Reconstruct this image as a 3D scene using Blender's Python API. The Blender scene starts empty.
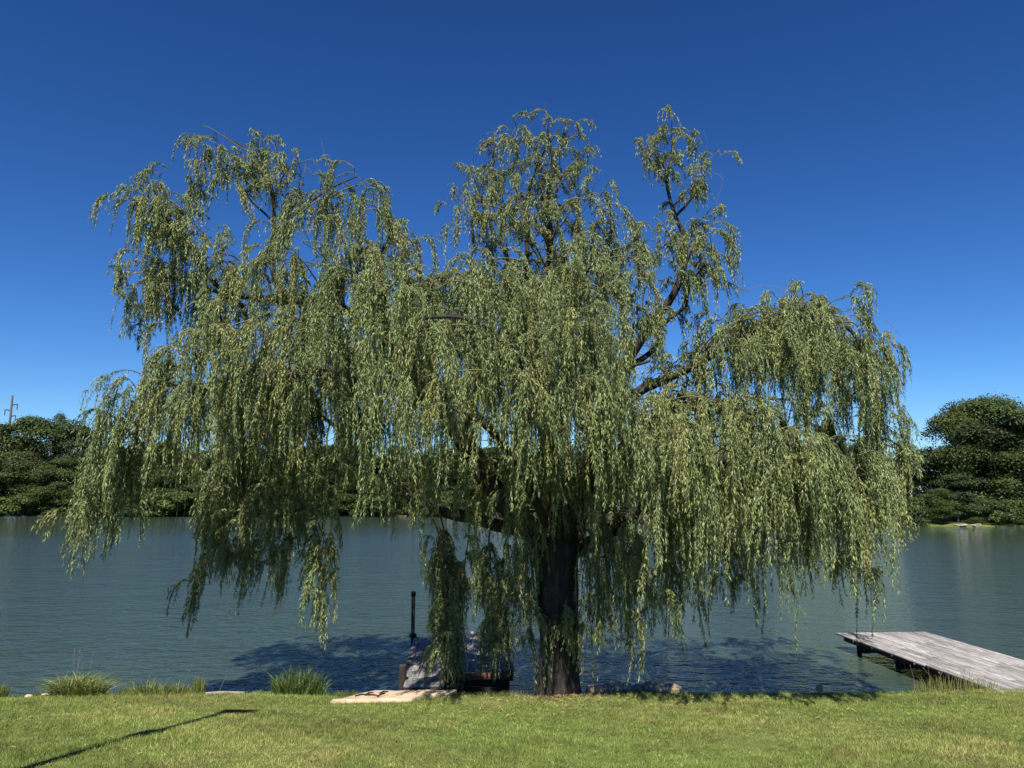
import bpy, math, random
import numpy as np
from mathutils import Vector, noise as mnoise

random.seed(7)
rng = np.random.default_rng(7)
R = math.radians
scene = bpy.context.scene
COL = scene.collection

# ------------------------------------------------------------------ camera
FPX = 770.0
PITCH = math.atan(113.0 / FPX)
EYE = 3.65
cam_d = bpy.data.cameras.new('camera')
cam = bpy.data.objects.new('camera', cam_d)
COL.objects.link(cam)
cam.location = (0, 0, EYE)
cam.rotation_euler = (R(90) + PITCH, 0, 0)
cam_d.sensor_width = 36
cam_d.lens = FPX / 1024 * 36
cam_d.clip_end = 3000
cam_d.clip_start = 0.05
scene.camera = cam
SP, CP = math.sin(PITCH), math.cos(PITCH)


def at(px, py, Y):
    """real place that lies in the direction of a photo pixel, Y metres out"""
    u = (px - 512) / FPX
    v = (384 - py) / FPX
    dy = CP - v * SP
    return np.array((u / dy * Y, Y, EYE + (SP + v * CP) / dy * Y))


# ------------------------------------------------------------------ light
SUN_AZ = 10.0
SUN_EL = 57.0
S = Vector((-math.sin(R(SUN_AZ)) * math.cos(R(SUN_EL)),
            -math.cos(R(SUN_AZ)) * math.cos(R(SUN_EL)), math.sin(R(SUN_EL))))
sun_d = bpy.data.lights.new('sun', 'SUN')
sun_d.energy = 5.0
sun_d.angle = R(0.53)
sun_d.color = (1.0, 0.945, 0.86)
sun = bpy.data.objects.new('sun', sun_d)
COL.objects.link(sun)
sun.location = (-10, -20, 40)
sun.rotation_euler = S.to_track_quat('Z', 'Y').to_euler()

world = bpy.data.worlds.new('World')
scene.world = world
world.use_nodes = True
wn = world.node_tree
wn.nodes.clear()
wo = wn.nodes.new('ShaderNodeOutputWorld')
bg = wn.nodes.new('ShaderNodeBackground')
sky = wn.nodes.new('ShaderNodeTexSky')
sky.sky_type = 'NISHITA'
sky.sun_disc = False
sky.sun_elevation = R(SUN_EL)
sky.sun_rotation = R(180 + SUN_AZ)
sky.altitude = 200
sky.air_density = 1.0
sky.dust_density = 0.2
sky.ozone_density = 8.0
bg.inputs['Strength'].default_value = 0.05
hs = wn.nodes.new('ShaderNodeHueSaturation')
hs.inputs['Saturation'].default_value = 1.05
hs.inputs['Value'].default_value = .50
gm = wn.nodes.new('ShaderNodeGamma')
gm.inputs['Gamma'].default_value = 1.5
wn.links.new(sky.outputs[0], gm.inputs['Color'])
wn.links.new(gm.outputs[0], hs.inputs['Color'])
wn.links.new(hs.outputs[0], bg.inputs['Color'])
wn.links.new(bg.outputs[0], wo.inputs['Surface'])

scene.view_settings.view_transform = 'Standard'
scene.view_settings.look = 'None'
scene.view_settings.gamma = 1
scene.view_settings.exposure = 1.1
scene.render.engine = 'CYCLES'
scene.cycles.max_bounces = 6
scene.cycles.transparent_max_bounces = 8


# ------------------------------------------------------------------ tags
def tag(o, label=None, cat=None, group=None, kind=None):
    if label: o['label'] = label
    if cat: o['category'] = cat
    if group: o['group'] = group
    if kind: o['kind'] = kind
    return o


def empty(name, loc=(0, 0, 0), rz=0):
    o = bpy.data.objects.new(name, None)
    COL.objects.link(o)
    o.location = loc
    o.rotation_euler = (0, 0, rz)
    o.empty_display_size = 0.2
    return o


def mesh_np(name, verts, faces, mat, parent=None, tint=None, smooth=False):
    """verts Nx3, faces list of arrays (MxK, K constant per array)"""
    me = bpy.data.meshes.new(name)
    verts = np.asarray(verts, dtype=np.float32)
    if isinstance(faces, np.ndarray): faces = [faces]
    nl = sum(f.size for f in faces)
    nf = sum(len(f) for f in faces)
    me.vertices.add(len(verts))
    me.vertices.foreach_set('co', verts.ravel())
    me.loops.add(nl)
    me.loops.foreach_set('vertex_index', np.concatenate([f.ravel() for f in faces]).astype(np.int32))
    me.polygons.add(nf)
    st, off = [], 0
    for f in faces:
        k = f.shape[1]
        st.append(off + np.arange(len(f)) * k)
        off += f.size
    me.polygons.foreach_set('loop_start', np.concatenate(st).astype(np.int32))
    if smooth:
        me.polygons.foreach_set('use_smooth', np.ones(nf, dtype=bool))
    if tint is not None:
        a = me.attributes.new('tint', 'FLOAT_COLOR', 'POINT')
        t = np.ones((len(verts), 4), dtype=np.float32)
        t[:, :3] = tint
        a.data.foreach_set('color', t.ravel())
    me.update(calc_edges=True)
    me.validate()
    me.materials.append(mat)
    o = bpy.data.objects.new(name, me)
    COL.objects.link(o)
    if parent: o.parent = parent
    return o


class MB:
    """collects plain shapes into one mesh"""
    def __init__(self):
        self.v, self.q, self.t, self.tn, self.n = [], [], [], [], 0

    def add(self, v, quads=None, tris=None, tint=(1, 1, 1)):
        v = np.asarray(v, dtype=float)
        if quads is not None and len(quads): self.q.append(np.asarray(quads) + self.n)
        if tris is not None and len(tris): self.t.append(np.asarray(tris) + self.n)
        self.v.append(v)
        t = np.asarray(tint, dtype=float)
        self.tn.append(np.broadcast_to(t, (len(v), 3)).copy())
        self.n += len(v)

    def box(self, c, s, rz=0, tint=(1, 1, 1), bev=0.0, jit=0.0, rx=0, ry=0):
        hx, hy, hz = s[0] / 2, s[1] / 2, s[2] / 2
        b = min(bev, hx * .45, hy * .45, hz * .45)
        if b <= 0:
            v = np.array([(x, y, z) for z in (-hz, hz) for x, y in ((-hx, -hy), (hx, -hy), (hx, hy), (-hx, hy))])
            q = [(0, 3, 2, 1), (4, 5, 6, 7), (0, 1, 5, 4), (1, 2, 6, 5), (2, 3, 7, 6), (3, 0, 4, 7)]
        else:
            rings = []
            for z, k in ((-hz, b), (-hz + b, 0), (hz - b, 0), (hz, b)):
                x, y = hx - k, hy - k
                c2 = b if k == 0 else b * .6
                rings.append([(-x + c2, -y, z), (x - c2, -y, z), (x, -y + c2, z), (x, y - c2, z),
                              (x - c2, y, z), (-x + c2, y, z), (-x, y - c2, z), (-x, -y + c2, z)])
            v = np.array([p for r in rings for p in r])
            q = []
            for i in range(3):
                for k in range(8):
                    q.append((i * 8 + k, i * 8 + (k + 1) % 8, i * 8 + 8 + (k + 1) % 8, i * 8 + 8 + k))
            for base, rev in ((0, True), (24, False)):
                for f in ((0, 1, 2, 3), (0, 3, 4, 7), (4, 5, 6, 7)):
                    f = tuple(base + a for a in f)
                    q.append(f[::-1] if rev else f)
        if jit: v = v + rng.normal(0, jit, v.shape)
        for ang, (a, bb) in ((rx, (1, 2)), (ry, (2, 0)), (rz, (0, 1))):
            if ang:
                cs, sn = math.cos(ang), math.sin(ang)
                va, vb = v[:, a].copy(), v[:, bb].copy()
                v[:, a] = va * cs - vb * sn
                v[:, bb] = va * sn + vb * cs
        self.add(v + np.asarray(c, dtype=float), q, None, tint)

    def tube(self, pts, rad, sides=8, tint=(1, 1, 1), cap=True, wob=0.0, seed=0):
        pts = np.asarray(pts, dtype=float)
        rad = np.broadcast_to(np.asarray(rad, dtype=float), (len(pts),))
        tg = np.gradient(pts, axis=0)
        tg /= np.linalg.norm(tg, axis=1)[:, None] + 1e-9
        ref = np.array((0.31, 0.95, 0.05)) if abs(tg[0][2]) > .6 else np.array((0.02, 0.05, 1.0))
        vs = []
        a = np.arange(sides) * 2 * math.pi / sides
        for i, (p, t, r) in enumerate(zip(pts, tg, rad)):
            s1 = np.cross(ref, t)
            s1 /= np.linalg.norm(s1) + 1e-9
            s2 = np.cross(t, s1)
            ref = np.cross(t, s1) * 1.0
            ref = s2
            # keep frame steady
            rr = np.full(sides, r)
            if wob:
                for k in range(sides):
                    q = p * 1.3 + (math.cos(a[k]) * s1 + math.sin(a[k]) * s2) * (r + .25)
                    rr[k] = r * (1 + wob * mnoise.noise(Vector(q * 2.2) + Vector((seed, 0, 0)))
                                 + wob * .6 * mnoise.noise(Vector(q * 6.0) + Vector((0, seed, 0))))
            vs.append(p + (np.cos(a) * rr)[:, None] * s1 + (np.sin(a) * rr)[:, None] * s2)
        v = np.concatenate(vs)
        k = np.arange(sides)
        q = []
        for i in range(len(pts) - 1):
            q.append(np.stack([i * sides + k, i * sides + (k + 1) % sides,
                               (i + 1) * sides + (k + 1) % sides, (i + 1) * sides + k], 1))
        q = np.concatenate(q)
        t = None
        if cap:
            n = len(v)
            v = np.concatenate([v, pts[:1], pts[-1:]])
            e = (len(pts) - 1) * sides
            t = np.concatenate([np.stack([(k + 1) % sides, k, np.full(sides, n)], 1),
                                np.stack([e + k, e + (k + 1) % sides, np.full(sides, n + 1)], 1)])
        self.add(v, q, t, tint)

    def build(self, name, mat, parent=None, smooth=False):
        f = []
        if self.q: f.append(np.concatenate(self.q))
        if self.t: f.append(np.concatenate(self.t))
        return mesh_np(name, np.concatenate(self.v), f, mat, parent, np.concatenate(self.tn), smooth)


def spline(pts, n=8):
    """Catmull-Rom through the points"""
    P = np.asarray(pts, dtype=float)
    P = np.concatenate([2 * P[:1] - P[1:2], P, 2 * P[-1:] - P[-2:-1]])
    out = []
    for i in range(1, len(P) - 2):
        for t in np.linspace(0, 1, n, endpoint=False):
            a, b, c, d = P[i - 1], P[i], P[i + 1], P[i + 2]
            out.append(.5 * (2 * b + (c - a) * t + (2 * a - 5 * b + 4 * c - d) * t * t + (3 * b - a - 3 * c + d) * t ** 3))
    out.append(P[-2])
    return np.array(out)


# ------------------------------------------------------------------ materials
def new_mat(name):
    m = bpy.data.materials.new(name)
    m.use_nodes = True
    nt = m.node_tree
    b = nt.nodes['Principled BSDF']
    return m, nt, b


def N(nt, t, **kw):
    n = nt.nodes.new(t)
    for k, v in kw.items():
        if k in n.inputs: n.inputs[k].default_value = v
        else: setattr(n, k, v)
    return n


def noise_ramp(nt, scale, cols, detail=6, rough=.6, vec=None, dist=0.0):
    tx = N(nt, 'ShaderNodeTexNoise')
    tx.inputs['Scale'].default_value = scale
    tx.inputs['Detail'].default_value = detail
    tx.inputs['Roughness'].default_value = rough
    tx.inputs['Distortion'].default_value = dist
    if vec is not None: nt.links.new(vec, tx.inputs['Vector'])
    rp = N(nt, 'ShaderNodeValToRGB')
    el = rp.color_ramp.elements
    el[0].position, el[0].color = cols[0][0], (*cols[0][1], 1)
    el[1].position, el[1].color = cols[-1][0], (*cols[-1][1], 1)
    for p, c in cols[1:-1]:
        e = el.new(p)
        e.color = (*c, 1)
    nt.links.new(tx.outputs['Fac'], rp.inputs['Fac'])
    return tx, rp


def mapping(nt, scale, coord='Object'):
    tc = N(nt, 'ShaderNodeTexCoord')
    mp = N(nt, 'ShaderNodeMapping')
    mp.inputs['Scale'].default_value = scale
    nt.links.new(tc.outputs[coord], mp.inputs['Vector'])
    return mp.outputs['Vector']


def mul_tint(nt, color_out, name='tint'):
    a = N(nt, 'ShaderNodeAttribute')
    a.attribute_name = name
    mx = N(nt, 'ShaderNodeMix')
    mx.data_type = 'RGBA'
    mx.blend_type = 'MULTIPLY'
    mx.inputs['Factor'].default_value = 1
    nt.links.new(color_out, mx.inputs['A'])
    nt.links.new(a.outputs['Color'], mx.inputs['B'])
    return mx.outputs['Result']


def leaf_mat(name, back=None, trans=.3, rough=.5, spec=.4, tscale=(1.15, 1.2, .55)):
    """tint attribute = the leaf's own colour"""
    m, nt, b = new_mat(name)
    a = N(nt, 'ShaderNodeAttribute')
    a.attribute_name = 'tint'
    col = a.outputs['Color']
    if back:
        g = N(nt, 'ShaderNodeNewGeometry')
        mx = N(nt, 'ShaderNodeMix')
        mx.data_type = 'RGBA'
        nt.links.new(g.outputs['Backfacing'], mx.inputs['Factor'])
        nt.links.new(col, mx.inputs['A'])
        pale = N(nt, 'ShaderNodeMix')
        pale.data_type = 'RGBA'
        pale.inputs['Factor'].default_value = .5
        nt.links.new(col, pale.inputs['A'])
        pale.inputs['B'].default_value = (*back, 1)
        nt.links.new(pale.outputs['Result'], mx.inputs['B'])
        col = mx.outputs['Result']
    nt.links.new(col, b.inputs['Base Color'])
    b.inputs['Roughness'].default_value = rough
    b.inputs['Specular IOR Level'].default_value = spec
    tr = N(nt, 'ShaderNodeBsdfTranslucent')
    tm = N(nt, 'ShaderNodeMix')
    tm.data_type = 'RGBA'
    tm.blend_type = 'MULTIPLY'
    tm.inputs['Factor'].default_value = 1
    nt.links.new(col, tm.inputs['A'])
    tm.inputs['B'].default_value = (*tscale, 1)
    nt.links.new(tm.outputs['Result'], tr.inputs['Color'])
    ms = N(nt, 'ShaderNodeMixShader')
    ms.inputs[0].default_value = trans
    nt.links.new(b.outputs[0], ms.inputs[1])
    nt.links.new(tr.outputs[0], ms.inputs[2])
    nt.links.new(ms.outputs[0], nt.nodes['Material Output'].inputs['Surface'])
    return m


def wood_mat(name, cols, scale=(3, 3, 3), nscale=4, rough=.85, bump=.3, bdist=.01):
    m, nt, b = new_mat(name)
    vec = mapping(nt, scale)
    tx, rp = noise_ramp(nt, nscale, cols, 8, .65, vec, .4)
    out = mul_tint(nt, rp.outputs['Color'])
    nt.links.new(out, b.inputs['Base Color'])
    b.inputs['Roughness'].default_value = rough
    b.inputs['Specular IOR Level'].default_value = .25
    bp = N(nt, 'ShaderNodeBump')
    bp.inputs['Strength'].default_value = bump
    bp.inputs['Distance'].default_value = bdist
    nt.links.new(tx.outputs['Fac'], bp.inputs['Height'])
    nt.links.new(bp.outputs['Normal'], b.inputs['Normal'])
    return m


M_willow = leaf_mat('willow_leaf', back=(.185, .235, .14), trans=.16, rough=.55, spec=.25)
M_twig = wood_mat('willow_twig', [(.3, (.075, .07, .028)), (.7, (.13, .115, .045))], bump=.1)
M_bark = wood_mat('willow_bark', [(.3, (.010, .008, .007)), (.5, (.026, .021, .017)), (.72, (.058, .050, .041))],
                  scale=(5, 5, 1.1), nscale=3.2, bump=1.0, bdist=.05)
M_farbark = wood_mat('grey_bark', [(.3, (.07, .06, .05)), (.7, (.2, .18, .16))], scale=(1, 1, .3))
M_farleaf = leaf_mat('tree_leaf', trans=.25, rough=.6, spec=.25)
M_grass = leaf_mat('grass_blade', trans=.3, rough=.55, spec=.3, tscale=(1.1, 1.15, .5))
M_deck = wood_mat('grey_weathered_board', [(.28, (.06, .055, .052)), (.5, (.195, .186, .180)), (.72, (.42, .40, .39))],
                  scale=(14, .9, 14), nscale=3, bump=.5, bdist=.006)
M_dark_timber = wood_mat('dark_wet_timber', [(.3, (.010, .008, .007)), (.7, (.036, .030, .025))], scale=(4, 4, 1))
M_redwood = wood_mat('brown_red_board', [(.3, (.09, .04, .025)), (.7, (.2, .095, .06))], scale=(1, 8, 8))
M_iron = wood_mat('black_iron', [(.3, (.006, .006, .006)), (.7, (.014, .013, .012))], rough=.6)
M_galv = wood_mat('galvanised_bolt', [(.3, (.22, .22, .22)), (.7, (.36, .36, .36))], rough=.45)
M_white = wood_mat('dull_white_plastic', [(.3, (.34, .34, .33)), (.7, (.46, .46, .45))], rough=.5, bump=.05)
M_stone = wood_mat('tan_limestone', [(.28, (.20, .145, .09)), (.5, (.37, .285, .19)), (.75, (.47, .38, .27))],
                   scale=(1, 1, 1), nscale=5, bump=.6, bdist=.02)
M_rock = wood_mat('grey_rock', [(.25, (.10, .095, .085)), (.5, (.22, .205, .185)), (.75, (.42, .4, .36))],
                  nscale=3, bump=.7, bdist=.02)
M_pole = wood_mat('weathered_steel_pole', [(.3, (.03, .028, .028)), (.7, (.06, .056, .054))], rough=.7)

# ground material ---------------------------------------------------
m, nt, b = new_mat('turf_and_soil')
M_ground = m
tc = N(nt, 'ShaderNodeTexCoord')
_, g1 = noise_ramp(nt, 9, [(.3, (.050, .066, .018)), (.5, (.085, .105, .030)), (.72, (.135, .140, .048))], 10, .75, tc.outputs['Object'])
_, g2 = noise_ramp(nt, .8, [(.35, (.8, .9, .75)), (.65, (1.15, 1.08, 1.0))], 4, .6, tc.outputs['Object'])
mx = N(nt, 'ShaderNodeMix', data_type='RGBA', blend_type='MULTIPLY')
mx.inputs['Factor'].default_value = 1
nt.links.new(g1.outputs['Color'], mx.inputs['A'])
nt.links.new(g2.outputs['Color'], mx.inputs['B'])
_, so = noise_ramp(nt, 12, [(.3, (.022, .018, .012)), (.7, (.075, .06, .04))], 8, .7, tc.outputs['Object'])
a = N(nt, 'ShaderNodeAttribute')
a.attribute_name = 'tint'
sp = N(nt, 'ShaderNodeSeparateColor')
nt.links.new(a.outputs['Color'], sp.inputs[0])
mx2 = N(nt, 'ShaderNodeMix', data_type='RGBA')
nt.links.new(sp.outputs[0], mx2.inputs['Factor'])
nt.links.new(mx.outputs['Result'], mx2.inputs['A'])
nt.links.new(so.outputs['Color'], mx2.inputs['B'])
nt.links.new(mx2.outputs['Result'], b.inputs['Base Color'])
b.inputs['Roughness'].default_value = .95
b.inputs['Specular IOR Level'].default_value = .1

# water -------------------------------------------------------------
m, nt, b = new_mat('lake_water')
M_water = m
b.inputs['Base Color'].default_value = (.030, .047, .037, 1)
b.inputs['Roughness'].default_value = .06
b.inputs['IOR'].default_value = 1.333
b.inputs['Specular IOR Level'].default_value = .5
tc = N(nt, 'ShaderNodeTexCoord')


def wave(scale, rot, nscale, detail, dist=0.3):
    mp = N(nt, 'ShaderNodeMapping')
    mp.inputs['Scale'].default_value = scale
    mp.inputs['Rotation'].default_value = (0, 0, R(rot))
    nt.links.new(tc.outputs['Object'], mp.inputs['Vector'])
    tx = N(nt, 'ShaderNodeTexNoise')
    tx.inputs['Scale'].default_value = nscale
    tx.inputs['Detail'].default_value = detail
    tx.inputs['Roughness'].default_value = .55
    tx.inputs['Distortion'].default_value = dist
    nt.links.new(mp.outputs['Vector'], tx.inputs['Vector'])
    return tx.outputs['Fac']


w1 = wave((.6, 1, 1), 22, 3.2, 3)
w2 = wave((.7, 1, 1), -14, 8.5, 3)
w3 = wave((.7, 1, 1), 5, .5, 2)
ad = N(nt, 'ShaderNodeMath', operation='MULTIPLY_ADD')
nt.links.new(w2, ad.inputs[0]); ad.inputs[1].default_value = .42; nt.links.new(w1, ad.inputs[2])
ad2 = N(nt, 'ShaderNodeMath', operation='MULTIPLY_ADD')
nt.links.new(w3, ad2.inputs[0]); ad2.inputs[1].default_value = 1.2; nt.links.new(ad.outputs[0], ad2.inputs[2])
bp = N(nt, 'ShaderNodeBump')
bp.inputs['Distance'].default_value = .14
# the lee of the far bank lies calmer than the open lake
sx = N(nt, 'ShaderNodeSeparateXYZ')
nt.links.new(tc.outputs['Object'], sx.inputs[0])
mr = N(nt, 'ShaderNodeMapRange')
mr.inputs['From Min'].default_value = 50
mr.inputs['From Max'].default_value = 72
mr.inputs['To Min'].default_value = .75
mr.inputs['To Max'].default_value = .26
nt.links.new(sx.outputs['Y'], mr.inputs['Value'])
nt.links.new(mr.outputs['Result'], bp.inputs['Strength'])
nt.links.new(ad2.outputs[0], bp.inputs['Height'])
nt.links.new(bp.outputs['Normal'], b.inputs['Normal'])


# ------------------------------------------------------------------ ground sheet
def y_edge(x):
    x = np.asarray(x, dtype=float)
    return 12.85 + .25 * np.clip(x / 8, -1, 1) + .06 * np.sin(x * 1.3) + .04 * np.sin(x * 3.1 + 1)


def far_edge(x):
    x = np.asarray(x, dtype=float)
    s = np.clip((x - 44) / 7, 0, 1)
    s = s * s * (3 - 2 * s)
    return 140 - 49 * s + 1.6 * np.sin(x * .13) + .8 * np.sin(x * .41 + 2)


def lawn_z(x, y):
    x = np.asarray(x, dtype=float)
    y = np.asarray(y, dtype=float)
    return .55 + .12 * np.clip(12.85 - np.clip(y, .35, 99), -1, 13) + .018 * np.sin(x * .9 + y * .5) + .012 * np.sin(x * 2.3 - y * 1.7)


def ground_z(x, y):
    ye, yf = y_edge(x), far_edge(x)
    z = lawn_z(x, np.minimum(y, ye))
    t = np.clip((y - ye) / .45, 0, 1)
    z = np.where(y > ye, z * (1 - t) + (-.35) * t, z)
    t2 = np.clip((y - ye - .45) / 8, 0, 1)
    z = np.where(y > ye + .45, -.35 - 1.6 * t2, z)
    tf = np.clip((y - (yf - 4)) / 4, 0, 1)
    z = np.where(y > yf - 4, -1.95 + 2.38 * tf, z)
    t3 = np.clip((y - yf) / 60, 0, 1)
    z = np.where(y > yf, .43 + 1.6 * t3, z)
    return z


xs = np.unique(np.concatenate([np.arange(-14, 14.01, .22), np.arange(-160, 160, 3.0), np.linspace(-900, 900, 40)]))
ys = np.unique(np.concatenate([np.arange(-4, 12, .4), np.arange(12, 14.2, .07), np.arange(14.4, 60, 4), np.arange(60, 160, 1.5),
                               np.linspace(160, 1400, 24), np.linspace(-60, -4, 12)]))
X, Yg = np.meshgrid(xs, ys)
Z = ground_z(X, Yg)
nx, ny = len(xs), len(ys)
idx = np.arange(nx * ny).reshape(ny, nx)
q = np.stack([idx[:-1, :-1].ravel(), idx[:-1, 1:].ravel(), idx[1:, 1:].ravel(), idx[1:, :-1].ravel()], 1)
soil = ((Yg > y_edge(X) - .03) & ((Yg < 60) | ((X < 46) & (Yg < 150)))).astype(float)
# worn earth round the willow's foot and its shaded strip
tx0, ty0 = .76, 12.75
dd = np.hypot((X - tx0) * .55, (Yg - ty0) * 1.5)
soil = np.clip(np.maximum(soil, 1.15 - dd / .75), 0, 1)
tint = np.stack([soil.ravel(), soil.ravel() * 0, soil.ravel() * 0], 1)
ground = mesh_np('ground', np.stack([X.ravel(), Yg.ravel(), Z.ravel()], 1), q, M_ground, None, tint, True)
tag(ground, kind='structure')

WL = .20
wv = np.array([(-900, 12.3, WL), (900, 12.3, WL), (900, 330, WL), (-900, 330, WL)])
water = mesh_np('water', wv, np.array([[0, 1, 2, 3]]), M_water, None, np.ones(3))
tag(water, kind='structure')


# ------------------------------------------------------------------ blades
def blades(base, h, w, lean, tint, bend=True):
    """base Nx3, one bent tapered blade each -> verts, quads, tris, tints"""
    n = len(base)
    ang = rng.uniform(0, 2 * math.pi, n)
    side = np.stack([np.cos(ang), np.sin(ang), np.zeros(n)], 1) * (w / 2)[:, None]
    mid = base + np.stack([lean[:, 0] * .35, lean[:, 1] * .35, h * .6], 1)
    tip = base + np.stack([lean[:, 0], lean[:, 1], h], 1)
    v = np.stack([base - side, base + side, mid + side * .8, mid - side * .8, tip], 1).reshape(-1, 3)
    k = np.arange(n)[:, None] * 5
    return v, k + np.array([[0, 1, 2, 3]]), k + np.array([[3, 2, 4]]), np.repeat(tint, 5, axis=0)


def grass_tint(n, patch):
    base = np.array((.142, .195, .039))
    t = base * rng.lognormal(0, .22, (n, 1))
    dry = np.clip(patch + rng.normal(0, .28, n), 0, 1)[:, None]
    t = t * (1 - dry) + np.array((.27, .235, .09)) * rng.lognormal(0, .15, (n, 1)) * dry
    return t


def vnoise(x, y, s, seed=0):
    r2 = np.random.default_rng(seed)
    out = np.zeros_like(x)
    for k in range(6):
        a, f, p = r2.uniform(0, 6.28), s * r2.uniform(.6, 1.7), r2.uniform(0, 6.28)
        out += np.sin((x * math.cos(a) + y * math.sin(a)) * f + p)
    return out / 2.4


NG = 430000
gy = 5.6 + (13.4 - 5.6) * rng.random(NG) ** .9
gx = (rng.random(NG) * 2 - 1) * (gy * .74 + 1.6)
keep = gy < y_edge(gx) + .05
# thin round the trunk foot, none under the slabs
keep &= ~((np.hypot((gx - tx0) * .6, (gy - ty0) * 1.6) < .42) & (rng.random(NG) < .8))
gx, gy = gx[keep], gy[keep]
n = len(gx)
patch = .20 + .26 * vnoise(gx, gy, 1.3, 3) + .16 * vnoise(gx, gy, 4.5, 4) + .10 * vnoise(gx, gy, 13, 6)
h = rng.uniform(.016, .044, n) * (1 + .25 * vnoise(gx, gy, 2.8, 5)) + .03 * np.exp(-((y_edge(gx) - gy) / .12) ** 2) * rng.random(n)
gb = np.stack([gx, gy, lawn_z(gx, gy) - .004], 1)
gv, gq, gt, gc = blades(gb, h, rng.uniform(.0032, .006, n), rng.normal(0, .018, (n, 2)), grass_tint(n, np.clip(patch, 0, 1)) * np.clip(1 + .16 * vnoise(gx, gy, 2.2, 11) + .16 * vnoise(gx, gy, 9, 12) + .20 * vnoise(gx, gy, 27, 13) + .12 * vnoise(gx, gy, 55, 14), .45, 1.6)[:, None])
grass = mesh_np('grass', gv, [gq, gt], M_grass, None, gc)
tag(grass, 'short mown green lawn grass sloping to the water', 'grass', kind='stuff')


# fallen willow leaves on the grass
nf_ = 1500
fa, fr = rng.uniform(0, 6.28, nf_), np.abs(rng.normal(0, 3.2, nf_))
fx, fy = tx0 + fr * np.cos(fa) * 1.5, 12.4 - np.abs(fr * np.sin(fa)) * .9
ok = (fy > 5.8) & (fy < y_edge(fx) - .05)
fx, fy = fx[ok], fy[ok]
nf_ = len(fx)
fb = np.stack([fx, fy, lawn_z(fx, fy) + rng.uniform(.02, .045, nf_)], 1)
th = rng.uniform(0, 6.28, nf_)
fd = np.stack([np.cos(th), np.sin(th), rng.normal(0, .25, nf_)], 1) * rng.uniform(.03, .05, (nf_, 1))
fs = np.stack([-np.sin(th), np.cos(th), rng.normal(0, .3, nf_)], 1) * rng.uniform(.004, .008, (nf_, 1))
lt_c = np.where((rng.random(nf_) < .5)[:, None], np.array((.30, .24, .09)), np.array((.20, .14, .07))) * rng.lognormal(0, .2, (nf_, 1))
litter = mesh_np('fallen_leaves', np.stack([fb - fd, fb + fs, fb + fd, fb - fs], 1).reshape(-1, 3), np.arange(nf_ * 4).reshape(-1, 4), M_grass, None, np.repeat(lt_c, 4, axis=0))
tag(litter, 'scattered dry yellow willow leaves lying on the lawn before the trunk', 'fallen leaves', kind='stuff')


# ------------------------------------------------------------------ the willow
willow = empty('willow_tree', (tx0, ty0, .57))
W0 = np.array((tx0, ty0, .57))


def local(p):
    return np.asarray(p) - W0


def A(pts):
    """photo-direction points with their own distance -> world polyline"""
    out, Y = [], 12.9
    for p in pts:
        if len(p) == 3: Y = p[2]
        out.append(at(p[0], p[1], Y))
    return np.array(out)


# trunk: one tapered bole with root flare and fluting
tp = spline([(.73, 12.75, .38), (.73, 12.75, .62), (.74, 12.77, 1.0), (.75, 12.8, 1.6), (.73, 12.85, 2.3), (.70, 12.9, 2.95), (.70, 12.92, 3.3)], 7)
tr = np.interp(tp[:, 2], [.38, .55, .75, 1.1, 1.7, 2.3, 2.8, 3.3], [.42, .34, .31, .30, .30, .315, .36, .28])
mb = MB()
sides = 44
an = np.arange(sides) * 2 * math.pi / sides
rings = []
for p, r in zip(tp, tr):
    flare = max(0, 1 - (p[2] - .38) / .7)
    rr = r * (1 + (.05 + .13 * flare) * np.cos(5 * an + .6 + p[2] * .4) + .035 * np.cos(9 * an + p[2] * 1.1))
    for k in range(sides):
        rr[k] += .03 * mnoise.noise(Vector((math.cos(an[k]) * 3, math.sin(an[k]) * 3, p[2] * 1.2))) + \
                 .016 * mnoise.noise(Vector((math.cos(an[k]) * 9, math.sin(an[k]) * 9, p[2] * 2.5)))
    rings.append(np.stack([p[0] + rr * np.cos(an), p[1] + rr * np.sin(an), np.full(sides, p[2])], 1))
v = local(np.concatenate(rings))
k = np.arange(sides)
q = np.concatenate([np.stack([i * sides + k, i * sides + (k + 1) % sides, (i + 1) * sides + (k + 1) % sides, (i + 1) * sides + k], 1) for i in range(len(tp) - 1)])
mb.add(v, q)
mb.build('trunk', M_bark, willow, True)

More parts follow.
